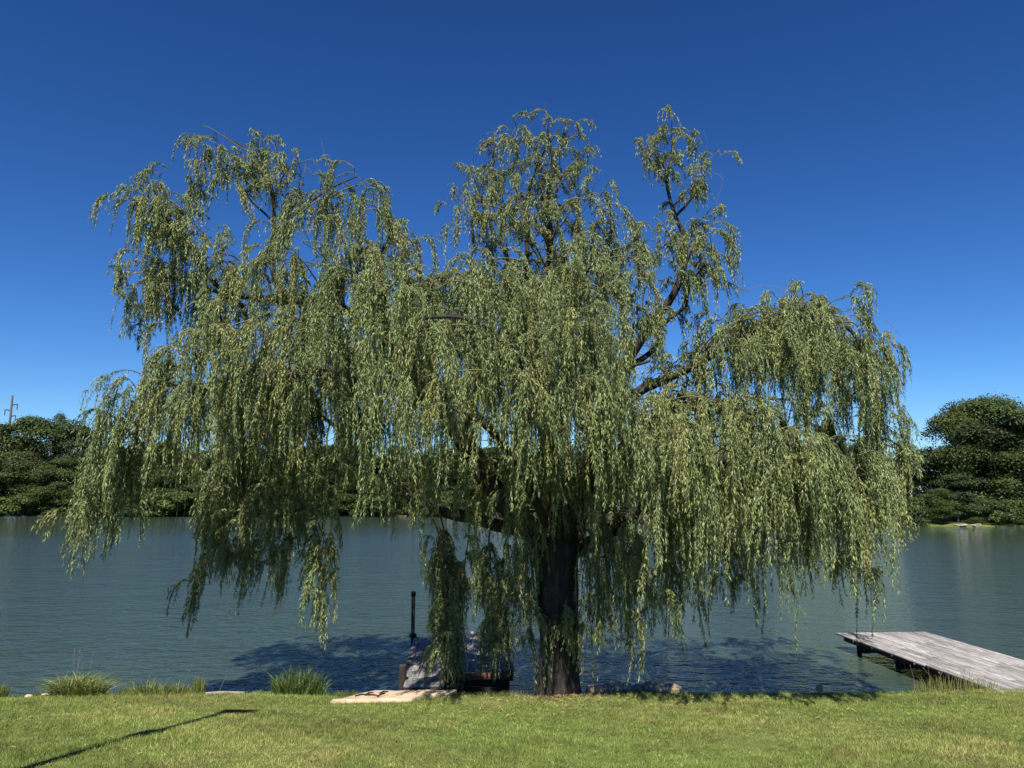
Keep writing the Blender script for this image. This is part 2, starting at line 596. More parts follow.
# main limbs: (points, radius at foot, radius at end)
LIMBS = [
    # low left
    ([(552, 545, 12.9), (522, 530, 13.1), (490, 523, 13.3), (452, 514, 13.6), (415, 500, 14.0), (375, 470, 14.6), (340, 430, 15.2), (300, 405, 15.6)], .125, .035),
    # great left limb
    ([(546, 550, 12.85), (516, 517, 12.7), (486, 478, 12.6), (462, 440, 12.6), (430, 395, 12.6), (395, 350, 12.7), (360, 318, 12.8), (318, 302, 12.9), (268, 300, 13.0), (218, 292, 13.0), (178, 279, 13.0), (148, 268, 13.0)], .20, .012),
    ([(395, 350, 12.7), (372, 318, 12.8), (370, 290, 12.9), (376, 262, 12.9), (392, 235, 12.9)], .085, .02),
    ([(282, 300, 13.0), (272, 262, 13.1), (274, 225, 13.1), (272, 190, 13.1), (262, 165, 13.2), (242, 147, 13.2), (224, 137, 13.2)], .06, .012),
    ([(273, 238, 13.1), (297, 215, 13.1), (318, 196, 13.2), (338, 184, 13.2), (358, 176, 13.2)], .035, .010),
    ([(274, 222, 13.1), (252, 203, 13.0), (240, 185, 13.0)], .025, .008),
    ([(224, 293, 13.0), (196, 262, 12.9), (172, 225, 12.9), (156, 195, 12.9), (138, 168, 12.9)], .04, .010),
    # lower left, reaching far out
    ([(430, 395, 12.6), (370, 378, 12.2), (300, 372, 11.9), (230, 388, 11.8), (175, 405, 11.8), (130, 428, 11.8), (100, 470, 11.8)], .10, .02),
    # leader, centre
    ([(560, 545, 12.95), (556, 490, 13.1), (545, 430, 13.2), (546, 370, 13.2), (552, 310, 13.1), (550, 255, 13.1), (548, 205, 13.0), (552, 165, 13.0), (548, 128, 13.0)], .20, .014),
    ([(546, 375, 13.2), (528, 310, 13.0), (527, 250, 13.0), (526, 205, 13.0), (540, 160, 13.0), (560, 128, 13.0)], .08, .010),
    ([(530, 300, 13.0), (508, 258, 13.1), (490, 225, 13.2), (478, 190, 13.2), (470, 168, 13.2)], .055, .010),
    # right leader
    ([(572, 545, 12.95), (584, 490, 12.9), (600, 430, 12.9), (618, 378, 12.9), (642, 335, 12.9), (668, 303, 12.9), (682, 275, 12.9), (685, 240, 13.0), (674, 212, 13.0), (667, 182, 13.0), (672, 155, 13.0), (671, 132, 13.0)], .165, .012),
    ([(640, 340, 12.9), (668, 320, 12.7), (684, 306, 12.6), (690, 285, 12.6), (706, 262, 12.6)], .055, .012),
    ([(676, 216, 13.0), (690, 200, 13.0), (702, 182, 13.0), (708, 160, 13.0)], .03, .008),
    ([(622, 372, 12.9), (652, 352, 13.1), (664, 330, 13.2)], .06, .035),
    # right, upper arch
    ([(602, 425, 12.9), (640, 392, 13.0), (690, 368, 12.8), (740, 340, 12.5), (790, 325, 12.3), (835, 322, 12.2), (862, 345, 12.2), (874, 390, 12.2)], .10, .014),
    # right, low
    ([(574, 552, 12.95), (600, 538, 12.8), (640, 508, 12.5), (700, 470, 12.0), (760, 450, 11.7), (820, 455, 11.5), (862, 470, 11.5), (886, 492, 11.5)], .13, .015),
    # toward the camera
    ([(558, 540, 12.7), (552, 470, 11.9), (540, 400, 11.4), (512, 350, 11.0), (470, 320, 10.8), (420, 318, 10.8)], .11, .02),
    ([(566, 540, 12.7), (585, 470, 11.7), (600, 410, 11.1), (622, 372, 10.8), (650, 360, 10.7)], .10, .02),
    ([(556, 545, 12.7), (530, 490, 11.7), (500, 440, 11.0), (455, 410, 10.7), (415, 400, 10.7)], .08, .018),
    # away over the water
    ([(560, 540, 13.1), (530, 480, 14.0), (480, 420, 15.0), (420, 370, 15.8), (350, 350, 16.2)], .12, .02),
    ([(564, 540, 13.1), (600, 470, 14.2), (660, 420, 15.0), (740, 400, 15.6), (810, 400, 15.9)], .12, .02),
    ([(562, 535, 13.1), (566, 450, 14.2), (560, 380, 15.2), (550, 330, 15.8)], .11, .02),
]
for i, (pts, r0, r1) in enumerate(LIMBS):
    P = spline(A(pts), 7)
    s = np.concatenate([[0], np.cumsum(np.linalg.norm(np.diff(P, axis=0), axis=1))])
    f = s / s[-1]
    amp = .035 * np.minimum(1, f * 6) * (1 - f * .4)
    for c in range(3):
        P[:, c] += amp * np.array([mnoise.noise(Vector((si * 1.5, i * 7.3, c * 3.1))) for si in s])
    rad = r1 + (r0 - r1) * (1 - f) ** 1.15
    mb = MB()
    mb.tube(local(P), rad, 14 if r0 > .06 else 8, wob=.22, seed=i)
    mb.build('limb', M_bark, willow, True)

# boughs that carry the foliage: points, tassels per metre, strand length lo..hi (m), lean (x per metre fallen), reach, depth scatter
BOUGHS = [
    # --- upper left, airy
    ([(273, 215, 13.1), (262, 168), (235, 143), (212, 130), (204, 128)], 5, .30, .85, 0, .35, .35),
    ([(274, 215, 13.1), (278, 170), (275, 142)], 4, .25, .7, 0, .30, .35),
    ([(255, 200, 13.0), (235, 180), (212, 170), (200, 185)], 5, .35, .9, 0, .35, .35),
    ([(300, 210, 13.1), (325, 186), (350, 172), (362, 178)], 5, .3, .95, 0, .35, .35),
    ([(290, 215, 13.1), (300, 185), (305, 165)], 4, .25, .7, 0, .3, .3),
    ([(200, 262, 12.9), (172, 220), (166, 190), (152, 170), (142, 182)], 6, .4, 1.0, 0, .35, .4),
    ([(200, 285, 13.0), (170, 268), (142, 262), (124, 290)], 6, .5, 1.1, 0, .3, .4),
    ([(245, 295, 13.0), (225, 250), (200, 232), (180, 245)], 6, .5, 1.1, 0, .35, .5),
    ([(190, 282, 13), (165, 300), (140, 320), (128, 330)], 5, .3, .7, 0, .25, .3),
    ([(245, 170, 13.1), (225, 150), (212, 150)], 7, .25, .7, 0, .3, .35),
    ([(262, 190, 13.1), (258, 158), (262, 138)], 6, .2, .6, 0, .3, .35),
    ([(325, 200, 13.2), (345, 190), (362, 186), (368, 195)], 7, .3, .9, 0, .3, .35),
    ([(210, 270, 12.9), (185, 240, 12.7), (160, 220, 12.6), (140, 225, 12.6)], 7, .4, 1.0, 0, .35, .4),
    ([(172, 225, 12.9), (150, 205, 12.8), (130, 205, 12.8)], 7, .3, .9, 0, .3, .4),
    ([(160, 275, 13), (135, 285, 12.9), (126, 300, 12.9)], 6, .4, .8, 0, .25, .3),
    # --- left shoulder
    ([(330, 300, 12.7), (305, 262, 12.3), (280, 250, 12.1), (250, 262, 12.0)], 9, .8, 1.7, 0, .45, .5),
    ([(365, 310, 12.7), (350, 250, 12.2), (320, 222, 12.0), (295, 235, 11.9)], 9, .8, 1.8, 0, .45, .5),
    ([(380, 262, 12.8), (392, 225, 12.6), (370, 205, 12.4), (345, 212, 12.2)], 9, .7, 1.7, 0, .4, .5),
    ([(400, 330, 12.6), (405, 275, 12.2), (412, 262, 12.0)], 9, .8, 1.9, 0, .4, .5),
    ([(350, 315, 12.6), (300, 318, 11.7), (245, 322, 11.4), (200, 335, 11.5), (170, 355, 11.6)], 9, .9, 1.7, -.05, .45, .5),
    ([(360, 360, 12.2), (320, 330, 11.4), (290, 335, 11.2), (255, 360, 11.2)], 9, .9, 1.8, 0, .45, .5),
    ([(400, 330, 12.2), (395, 290, 11.5), (370, 280, 11.2), (335, 300, 11.1)], 9, .9, 1.9, 0, .45, .5),
    # --- far left
    ([(220, 392, 11.8), (170, 385, 11.7), (142, 395, 11.7), (128, 420, 11.7)], 13, .9, 1.6, -.13, .4, .4),
    ([(150, 415, 11.8), (120, 432, 11.8), (120, 462, 11.8), (114, 500, 11.8)], 14, .6, 1.2, -.12, .35, .35),
    ([(190, 370, 11.9), (165, 365, 11.9), (140, 380, 11.9)], 12, .7, 1.3, -.12, .4, .4),
    ([(280, 375, 11.9), (235, 385, 11.7), (190, 395, 11.6), (160, 410, 11.6)], 12, .7, 1.4, -.05, .4, .4),
    ([(330, 380, 12.0), (290, 390, 11.6), (250, 400, 11.4)], 12, .6, 1.2, 0, .4, .4),
    # --- dark curtains over the water, left
    ([(340, 430, 13.1), (300, 405, 13.5), (250, 405, 13.8), (215, 430, 13.9)], 13, .9, 2.0, 0, .5, .5),
    ([(270, 400, 13.7), (240, 440, 13.8), (225, 490, 13.8), (208, 560, 13.8), (196, 610, 13.8)], 12, .45, 1.0, -.12, .22, .2),
    ([(290, 405, 13.6), (275, 450, 13.5), (268, 510, 13.4), (264, 560, 13.4)], 12, .5, 1.1, -.05, .25, .25),
    ([(330, 420, 13.2), (325, 470, 13.1), (322, 530, 12.9), (335, 575, 12.9)], 8, .5, .9, 0, .2, .2),
    ([(322, 530, 12.9), (316, 570, 12.9), (308, 600, 12.9)], 13, .4, .8, -.1, .2, .2),
    ([(310, 410, 13.4), (300, 460, 13.3), (296, 510, 13.2), (284, 560, 13.2)], 12, .5, 1.1, -.06, .25, .25),
    ([(250, 405, 13.8), (235, 460, 13.7), (240, 520, 13.6), (240, 560, 13.6)], 13, .5, 1.0, -.1, .2, .2),
    ([(400, 380, 14.8), (360, 370, 15.2), (310, 370, 15.5), (260, 375, 15.8)], 12, .9, 1.9, 0, .5, .5),
    ([(420, 370, 15.0), (380, 345, 15.2), (340, 345, 15.2), (300, 350, 15.2)], 9, .9, 1.8, 0, .5, .5),
    ([(410, 400, 14.2), (385, 405, 14.2), (360, 420, 14.2)], 13, .5, 1.1, 0, .3, .3),
    # --- centre tower
    ([(548, 215, 13), (552, 168), (546, 128), (540, 118)], 6, .15, .5, 0, .35, .4),
    ([(548, 200, 13), (572, 165), (590, 142)], 6, .15, .5, 0, .35, .4),
    ([(527, 230, 13), (512, 180), (510, 140), (520, 125)], 6, .18, .55, 0, .35, .4),
    ([(490, 225, 13.2), (475, 190), (455, 165)], 5, .2, .6, 0, .3, .4),
    ([(508, 258, 13.1), (478, 222), (452, 196)], 5, .2, .6, 0, .3, .4),
    ([(510, 255, 13.1), (490, 205), (490, 170), (500, 150)], 6, .2, .6, 0, .35, .4),
    ([(550, 240, 13.0), (576, 205, 12.8), (594, 194, 12.8)], 5, .2, .6, 0, .35, .4),
    ([(520, 290, 13), (490, 255, 12.8), (472, 250, 12.6)], 8, .5, 1.0, 0, .35, .5),
    ([(550, 275, 13), (530, 235, 12.7), (505, 225, 12.4)], 7, .4, .9, 0, .4, .5),
    ([(550, 290, 13), (580, 235, 12.6), (606, 222, 12.4), (618, 240, 12.3)], 9, .5, 1.3, 0, .4, .5),
    ([(560, 310, 13), (600, 258, 12.7), (626, 248, 12.6), (640, 262, 12.6)], 8, .5, 1.2, 0, .4, .5),
    ([(548, 300, 12.8), (520, 262, 12.2), (490, 260, 11.9), (468, 280, 11.7)], 10, .8, 1.6, 0, .45, .5),
    ([(550, 300, 12.8), (560, 255, 12.1), (580, 250, 11.9)], 9, .7, 1.5, 0, .45, .5),
    ([(540, 260, 12.9), (510, 215, 12.6), (480, 205, 12.4), (465, 220, 12.3)], 8, .35, .9, 0, .35, .45),
    ([(550, 250, 12.9), (565, 205, 12.5), (590, 200, 12.4), (610, 215, 12.3)], 8, .35, 1.0, 0, .35, .45),
    ([(548, 250, 12.9), (535, 200, 12.5), (520, 185, 12.3)], 8, .3, .8, 0, .35, .45),
    ([(548, 225, 13.2), (560, 180, 13.4), (575, 160, 13.4)], 7, .2, .6, 0, .35, .45),
    ([(530, 240, 13.2), (515, 190, 13.5), (505, 165, 13.5)], 7, .2, .6, 0, .35, .45),
    ([(550, 195, 12.9), (535, 150, 12.8), (528, 128, 12.8)], 7, .15, .5, 0, .35, .4),
    ([(552, 180, 13.0), (562, 145, 13.0), (580, 128, 13.0)], 7, .15, .5, 0, .3, .4),
    ([(560, 300, 12.8), (600, 262, 12.2), (632, 258, 12.0), (648, 275, 12.0)], 10, .6, 1.4, 0, .4, .45),
    ([(540, 310, 12.4), (520, 285, 11.6), (500, 285, 11.4)], 9, .7, 1.5, 0, .45, .45),
    # --- centre front
    ([(545, 350, 12.3), (505, 300, 11.4), (450, 280, 11.0), (405, 292, 10.9), (385, 315, 10.9)], 10, 1.0, 2.0, 0, .5, .5),
    ([(545, 350, 12.3), (560, 295, 11.4), (590, 282, 11.1), (612, 300, 11.0)], 10, .9, 1.9, 0, .5, .5),
    ([(540, 400, 11.6), (500, 340, 10.9), (455, 325, 10.7), (410, 335, 10.7), (385, 360, 10.8)], 11, 1.0, 1.9, 0, .5, .45),
    ([(548, 390, 11.6), (550, 330, 10.8), (575, 325, 10.6), (605, 335, 10.6), (625, 355, 10.7)], 11, 1.0, 1.9, 0, .5, .45),
    ([(545, 420, 11.5), (510, 380, 10.7), (465, 370, 10.5), (420, 378, 10.5), (390, 395, 10.6)], 10, .8, 1.5, 0, .45, .4),
    ([(555, 420, 11.5), (540, 375, 10.6), (520, 372, 10.4)], 9, .8, 1.5, 0, .45, .4),
    ([(560, 430, 11.4), (580, 385, 10.6), (610, 385, 10.4), (640, 400, 10.5)], 10, .8, 1.4, 0, .45, .4),
    ([(500, 440, 11.0), (455, 410, 10.7), (415, 400, 10.7), (395, 410, 10.7)], 8, .6, 1.15, 0, .35, .35),
    # --- behind centre, fills the depth
    ([(560, 400, 15), (520, 345, 15.5), (460, 330, 15.8), (410, 340, 15.8)], 8, .9, 1.8, 0, .5, .5),
    ([(560, 400, 15), (600, 345, 15.5), (650, 350, 15.6)], 7, .9, 1.6, 0, .5, .5),
    ([(552, 330, 14), (540, 280, 14.4), (500, 285, 14.6), (455, 300, 14.8)], 8, .8, 1.7, 0, .5, .5),
    ([(552, 330, 14), (580, 290, 14.4), (620, 295, 14.6)], 7, .8, 1.6, 0, .5, .5),
    ([(540, 480, 13.9), (500, 445, 14.4), (460, 440, 14.6)], 6, .6, 1.2, 0, .45, .45),
    ([(570, 480, 13.9), (600, 440, 14.4), (640, 440, 14.6)], 6, .7, 1.4, 0, .45, .45),
    ([(530, 530, 12.9), (500, 475, 12.4), (465, 455, 12.2), (430, 450, 12.2)], 9, .5, 1.2, 0, .4, .4),
    ([(540, 520, 12.6), (545, 460, 11.9), (560, 450, 11.7)], 8, .5, 1.1, 0, .4, .4),
    ([(490, 523, 13.2), (455, 480, 13.4), (430, 470, 13.5), (405, 480, 13.6)], 9, .5, 1.1, 0, .4, .4),
    ([(565, 540, 12.6), (580, 490, 12.2), (605, 470, 12.0)], 8, .5, 1.1, 0, .4, .4),
    # --- hanging tails round the trunk
    ([(440, 512, 13.6), (447, 545, 13.6), (450, 580, 13.6), (450, 612, 13.5), (448, 648, 13.4)], 12, .6, 1.1, 0, .14, .16),
    ([(428, 508, 13.7), (443, 550, 13.5), (445, 610, 13.3), (444, 650, 13.2)], 12, .6, 1.15, 0, .12, .14),
    ([(470, 520, 13.5), (467, 550, 13.6), (465, 585, 13.6)], 9, .5, 1.0, 0, .12, .14),
    ([(490, 523, 13.3), (490, 555, 13.3), (493, 590, 13.3), (496, 620, 13.3), (496, 650, 13.2)], 13, .6, 1.1, 0, .14, .16),
    ([(510, 528, 13.2), (503, 560, 13.3), (502, 600, 13.3), (500, 640, 13.2)], 10, .6, 1.0, 0, .14, .16),
    ([(520, 530, 12.7), (530, 560, 12.4), (531, 610, 12.3)], 7, .6, 1.0, 0, .18, .15),
    ([(530, 530, 12.9), (527, 570, 12.7), (526, 610, 12.6), (527, 640, 12.6)], 9, .4, .8, 0, .12, .12),
    ([(578, 545, 12.7), (576, 590, 12.4), (575, 640, 12.4)], 4, .3, .6, 0, .08, .08),
    ([(566, 600, 12.4), (566, 640, 12.3)], 4, .3, .6, 0, .10, .08),
    # --- right tower
    ([(668, 180, 13), (672, 155), (670, 132)], 7, .15, .45, 0, .32, .35),
    ([(667, 185, 13), (650, 160), (640, 138)], 7, .2, .55, 0, .3, .35),
    ([(674, 165, 13), (690, 145), (694, 132)], 5, .15, .4, 0, .25, .3),
    ([(690, 200, 13), (703, 180), (712, 156), (720, 150)], 6, .2, .5, 0, .25, .3),
    ([(684, 235, 13), (703, 218), (718, 210)], 6, .3, .7, 0, .3, .35),
    ([(684, 262, 12.9), (668, 232, 12.8), (656, 232, 12.7)], 7, .4, 1.0, 0, .35, .4),
    ([(684, 270, 12.9), (698, 236, 12.7), (708, 238, 12.6), (714, 255, 12.6)], 8, .45, 1.1, 0, .35, .4),
    ([(690, 285, 12.6), (700, 264, 12.6), (710, 272, 12.6)], 7, .35, .8, 0, .3, .3),
    ([(640, 330, 13.3), (650, 270, 13.3), (665, 250, 13.4)], 7, .5, 1.1, 0, .35, .4),
    ([(700, 268, 12.6), (728, 282), (748, 292)], 3, .15, .4, 0, .2, .2),
    # --- right dome
    ([(690, 366, 12.8), (712, 338, 12.4), (750, 318, 12.2), (795, 312, 12.1), (836, 308, 12.1)], 11, .9, 1.6, 0, .4, .5),
    ([(740, 340, 12.6), (770, 320, 12.8), (810, 310, 12.8), (850, 312, 12.8)], 9, .8, 1.6, 0, .4, .5),
    ([(835, 322, 12.2), (856, 326, 12.2), (862, 354, 12.2), (868, 394, 12.2)], 9, .8, 1.5, .04, .35, .4),
    ([(850, 340, 12.2), (860, 385, 12.2), (872, 425, 12.2), (882, 452, 12.2)], 10, .6, 1.2, .06, .3, .35),
    ([(720, 355, 12.4), (735, 345, 11.8), (765, 345, 11.6), (800, 350, 11.6)], 9, .7, 1.3, 0, .4, .45),
    ([(830, 330, 12.2), (830, 345, 11.7), (855, 360, 11.6), (875, 390, 11.6)], 9, .8, 1.4, .03, .4, .45),
    ([(650, 385, 13.0), (680, 360, 13.2), (705, 345, 13.4)], 5, .3, .7, 0, .3, .4),
    ([(700, 352, 12.6), (730, 325, 12.4), (775, 308, 12.5), (820, 303, 12.5)], 11, .8, 1.6, 0, .38, .45),
    ([(760, 335, 12.3), (800, 328, 11.8), (835, 330, 11.7), (858, 345, 11.7)], 11, .9, 1.6, 0, .4, .4),
    ([(740, 345, 13.0), (780, 330, 13.4), (830, 330, 13.6), (865, 350, 13.6)], 9, .8, 1.5, 0, .4, .45),
    ([(660, 400, 13.2), (690, 385, 13.6), (720, 372, 13.8)], 6, .3, .8, 0, .3, .4),
    # --- right lower skirt
    ([(640, 430, 12.2), (670, 400, 11.3), (705, 400, 11.0), (745, 415, 10.9), (770, 440, 10.9)], 11, 1.1, 2.4, 0, .5, .45),
    ([(620, 440, 11.8), (640, 415, 10.9), (670, 425, 10.7), (700, 445, 10.7)], 11, 1.0, 2.1, 0, .45, .4),
    ([(700, 465, 12.0), (740, 440, 11.4), (790, 440, 11.1), (835, 452, 11.0), (865, 472, 11.1)], 11, 1.0, 1.9, 0, .5, .45),
    ([(760, 450, 11.7), (800, 462, 11.1), (838, 478, 11.0), (868, 502, 11.1)], 10, .8, 1.5, .02, .45, .4),
    ([(840, 462, 11.6), (875, 470, 11.6), (878, 484, 11.6), (890, 508, 11.6)], 9, .4, .9, .06, .35, .35),
    ([(850, 440, 12.2), (868, 445, 12.2), (878, 468, 12.2)], 9, .5, 1.0, .05, .35, .4),
    ([(640, 500, 12.5), (665, 480, 11.8), (700, 478, 11.4), (740, 490, 11.2)], 9, 1.1, 2.3, 0, .45, .4),
    ([(600, 538, 12.8), (620, 515, 12.3), (640, 520, 12.0), (655, 540, 11.9)], 11, 1.2, 2.2, 0, .3, .3),
    ([(700, 470, 12.0), (740, 480, 12.3), (790, 490, 12.4), (840, 505, 12.4)], 9, .9, 1.7, 0, .4, .4),
    ([(640, 500, 13.2), (700, 480, 14.0), (770, 480, 14.6), (830, 490, 14.8)], 9, 1.2, 2.6, 0, .5, .5),
    ([(660, 420, 15.0), (720, 405, 15.4), (790, 410, 15.8), (850, 430, 15.6)], 7, .8, 1.7, 0, .5, .5),
    ([(846, 490, 11.7), (852, 535, 11.7), (850, 585, 11.7)], 13, .4, .85, 0, .24, .22),
    ([(700, 500, 12.8), (720, 540, 12.9), (742, 580, 13.0)], 10, .5, 1.1, 0, .28, .25),
    ([(600, 538, 12.7), (608, 570, 12.3), (610, 615, 12.2)], 12, .5, 1.1, 0, .2, .2),
    ([(640, 515, 12.0), (640, 560, 12.0), (638, 610, 12.0)], 11, .5, 1.0, 0, .22, .22),
    ([(662, 500, 12.6), (668, 550, 12.7), (664, 600, 12.7)], 9, .4, .9, 0, .2, .2),
    ([(690, 480, 11.9), (694, 530, 11.9), (694, 565, 11.9)], 9, .4, .9, 0, .22, .22),
    ([(790, 490, 12.2), (796, 530, 12.2), (798, 565, 12.2)], 8, .4, .9, 0, .22, .22),
    # --- inner boughs, the shaded heart of the crown
    ([(552, 300, 13.1), (510, 285, 13.2), (470, 295, 13.3), (440, 315, 13.4)], 9, .8, 1.6, 0, .5, .6),
    ([(546, 360, 13.2), (500, 335, 13.1), (450, 335, 13.0), (410, 350, 13.0)], 10, .8, 1.7, 0, .5, .6),
    ([(546, 400, 13.2), (505, 390, 13.0), (460, 390, 12.8), (425, 405, 12.8)], 10, .7, 1.5, 0, .5, .6),
    ([(600, 420, 13.0), (580, 360, 13.1), (590, 330, 13.2), (615, 330, 13.3)], 9, .8, 1.6, 0, .5, .6),
    ([(590, 460, 12.8), (620, 420, 12.7), (660, 420, 12.6), (700, 430, 12.5)], 10, .8, 1.7, 0, .5, .6),
    ([(610, 400, 12.9), (640, 400, 13.3), (690, 400, 13.6), (740, 400, 13.8)], 9, .8, 1.6, 0, .5, .6),
    ([(700, 440, 12.6), (750, 430, 12.8), (800, 430, 13.0), (850, 440, 13.0)], 9, .8, 1.6, 0, .45, .6),
    ([(380, 330, 12.8), (330, 320, 13.0), (280, 325, 13.2), (240, 335, 13.2)], 10, .8, 1.7, 0, .5, .6),
    ([(400, 360, 12.7), (350, 360, 12.8), (290, 365, 12.8), (230, 375, 12.8)], 10, .8, 1.7, 0, .5, .6),
    ([(370, 300, 12.8), (340, 270, 13.0), (310, 265, 13.2), (280, 280, 13.3)], 9, .7, 1.5, 0, .45, .6),
    ([(330, 302, 12.9), (290, 296, 12.8), (250, 294, 12.8), (210, 290, 12.8)], 9, .5, 1.1, 0, .35, .4),
    ([(240, 296, 13.0), (210, 300, 12.7), (185, 310, 12.5), (165, 330, 12.4)], 8, .5, 1.1, 0, .35, .4),
    ([(430, 395, 12.6), (400, 410, 12.8), (370, 430, 13.0), (340, 440, 13.2)], 9, .6, 1.4, 0, .4, .5),
]

BOUGHS += [
    # fill of the upper left sprays
    ([(258, 190, 13.1), (232, 168), (208, 158), (190, 172)], 9, .3, .8, 0, .3, .35),
    ([(215, 250, 12.9), (190, 218), (165, 198), (142, 205)], 10, .4, 1.0, 0, .32, .4),
    ([(180, 235, 12.8), (155, 200), (138, 178)], 8, .3, .9, 0, .3, .35),
    ([(200, 288, 13.0), (170, 276), (142, 282), (130, 300)], 9, .5, 1.1, 0, .3, .35),
    ([(280, 240, 12.8), (305, 208), (332, 196), (352, 205)], 10, .5, 1.2, 0, .35, .4),
    ([(272, 200, 13.2), (290, 168), (312, 160)], 8, .25, .7, 0, .3, .35),
    ([(250, 290, 12.8), (225, 262), (205, 258), (190, 275)], 9, .5, 1.1, 0, .35, .4),
    ([(370, 290, 12.8), (385, 255), (398, 240)], 9, .5, 1.2, 0, .35, .4),
    # the outer left curtain
    ([(135, 430, 11.8), (108, 458, 11.8), (96, 490, 11.8), (88, 520, 11.8)], 13, .5, .95, -.12, .28, .3),
    ([(160, 400, 11.9), (125, 410, 11.8), (106, 435, 11.8)], 11, .7, 1.3, -.14, .3, .35),
    # round the right leader
    ([(640, 335, 12.5), (655, 318, 12.2), (672, 308, 12.1)], 9, .35, .85, 0, .32, .3),
    ([(682, 280, 12.6), (690, 250, 12.5), (702, 236, 12.5)], 10, .35, .95, 0, .32, .35),
    ([(676, 250, 12.7), (664, 226, 12.6), (654, 218, 12.6)], 9, .35, .9, 0, .3, .35),
    ([(640, 392, 12.6), (668, 374, 12.4), (694, 366, 12.3)], 9, .3, .7, 0, .3, .3),
    ([(674, 205, 12.9), (690, 186, 12.8), (700, 172, 12.8)], 8, .2, .6, 0, .28, .3),
    ([(668, 175, 12.9), (655, 150, 12.8), (660, 132, 12.8)], 8, .2, .5, 0, .28, .3),
]

leaf_v, leaf_c, twig = [], [], MB()
CENTRE = np.array((tx0, 13.0, 5.0))
GREEN = np.array((.166, .208, .076))
YELLOW = np.array((.245, .24, .075))
PALE = np.array((.205, .250, .120))
DEEP = np.array((.075, .115, .040))
BROWN = np.array((.20, .125, .06))
DOWN = np.array((0, 0, -1.0))
nleaf = 0


def hang(p0, d0, L, ls, lean, step=.055, sway=None):
    n = max(4, int(L / step))
    s = np.arange(n) * step
    w = np.exp(-s / ls)[:, None]
    if sway is None: sway = (rng.uniform(0, 6.28), rng.uniform(0, 6.28), rng.uniform(.02, .14), rng.uniform(.02, .14), rng.uniform(1.6, 3.6))
    a_, b_, m1, m2, fr = sway
    sw = np.stack([m1 * np.sin(s * fr + a_) + .05 * np.sin(s * 9 + b_ * 3), m2 * np.sin(s * fr * .85 + b_) + .05 * np.sin(s * 8 + a_ * 3), np.zeros(n)], 1)
    d = d0 * w + (DOWN + np.array((lean, 0, 0))) * (1 - w) + sw * (1 - w)
    d /= np.linalg.norm(d, axis=1)[:, None]
    p = p0 + np.concatenate([np.zeros((1, 3)), np.cumsum(d[:-1] * step, axis=0)])
    return p, d


def leaves_on(p, d, step, tint, dens=1.0, size=1.0):
    global nleaf
    L = len(p) * step
    n = int(L / .0085 * dens)
    if n < 2: return
    # leaves thin out toward the tip, bare stretches in places
    t = np.sort(rng.random(n) ** 1.12)
    gap = rng.random()
    t = t[(np.abs(t - gap) > .035) | (rng.random(n) < .3)] * (len(p) - 1.01)
    n = len(t)
    if n < 2: return
    i = t.astype(int)
    f = (t - i)[:, None]
    b = p[i] * (1 - f) + p[np.minimum(i + 1, len(p) - 1)] * f
    dd = d[i]
    a = rng.uniform(0, 6.28, n)
    rad = np.stack([np.cos(a), np.sin(a), rng.normal(0, .3, n)], 1)
    ld = dd * rng.uniform(.25, .95, (n, 1)) + rad * rng.uniform(.2, .95, (n, 1)) + DOWN * .38
    ld /= np.linalg.norm(ld, axis=1)[:, None]
    ln = rng.uniform(.027, .074, (n, 1)) * size
    wd = ln * rng.uniform(.075, .112, (n, 1))
    s = np.cross(ld, rad + rng.normal(0, .5, (n, 3)))
    s /= np.linalg.norm(s, axis=1)[:, None] + 1e-6
    nrm = np.cross(s, ld)
    # dorsal side mostly up
    fl = np.where(nrm[:, 2:3] < 0, -1.0, 1.0)
    s = s * fl
    mid = b + ld * ln * .42 + nrm * fl * ln * .06
    tip = b + ld * ln + DOWN * ln * .12
    leaf_v.append(np.stack([b, mid + s * wd, tip, mid - s * wd], 1).reshape(-1, 3))
    c = tint * rng.lognormal(0, .13, (n, 1))
    odd = rng.random(n)
    c = np.where((odd < .02)[:, None], YELLOW, c)
    c = np.where((odd > .99)[:, None], BROWN, c)
    leaf_c.append(np.repeat(c, 4, axis=0))
    nleaf += n


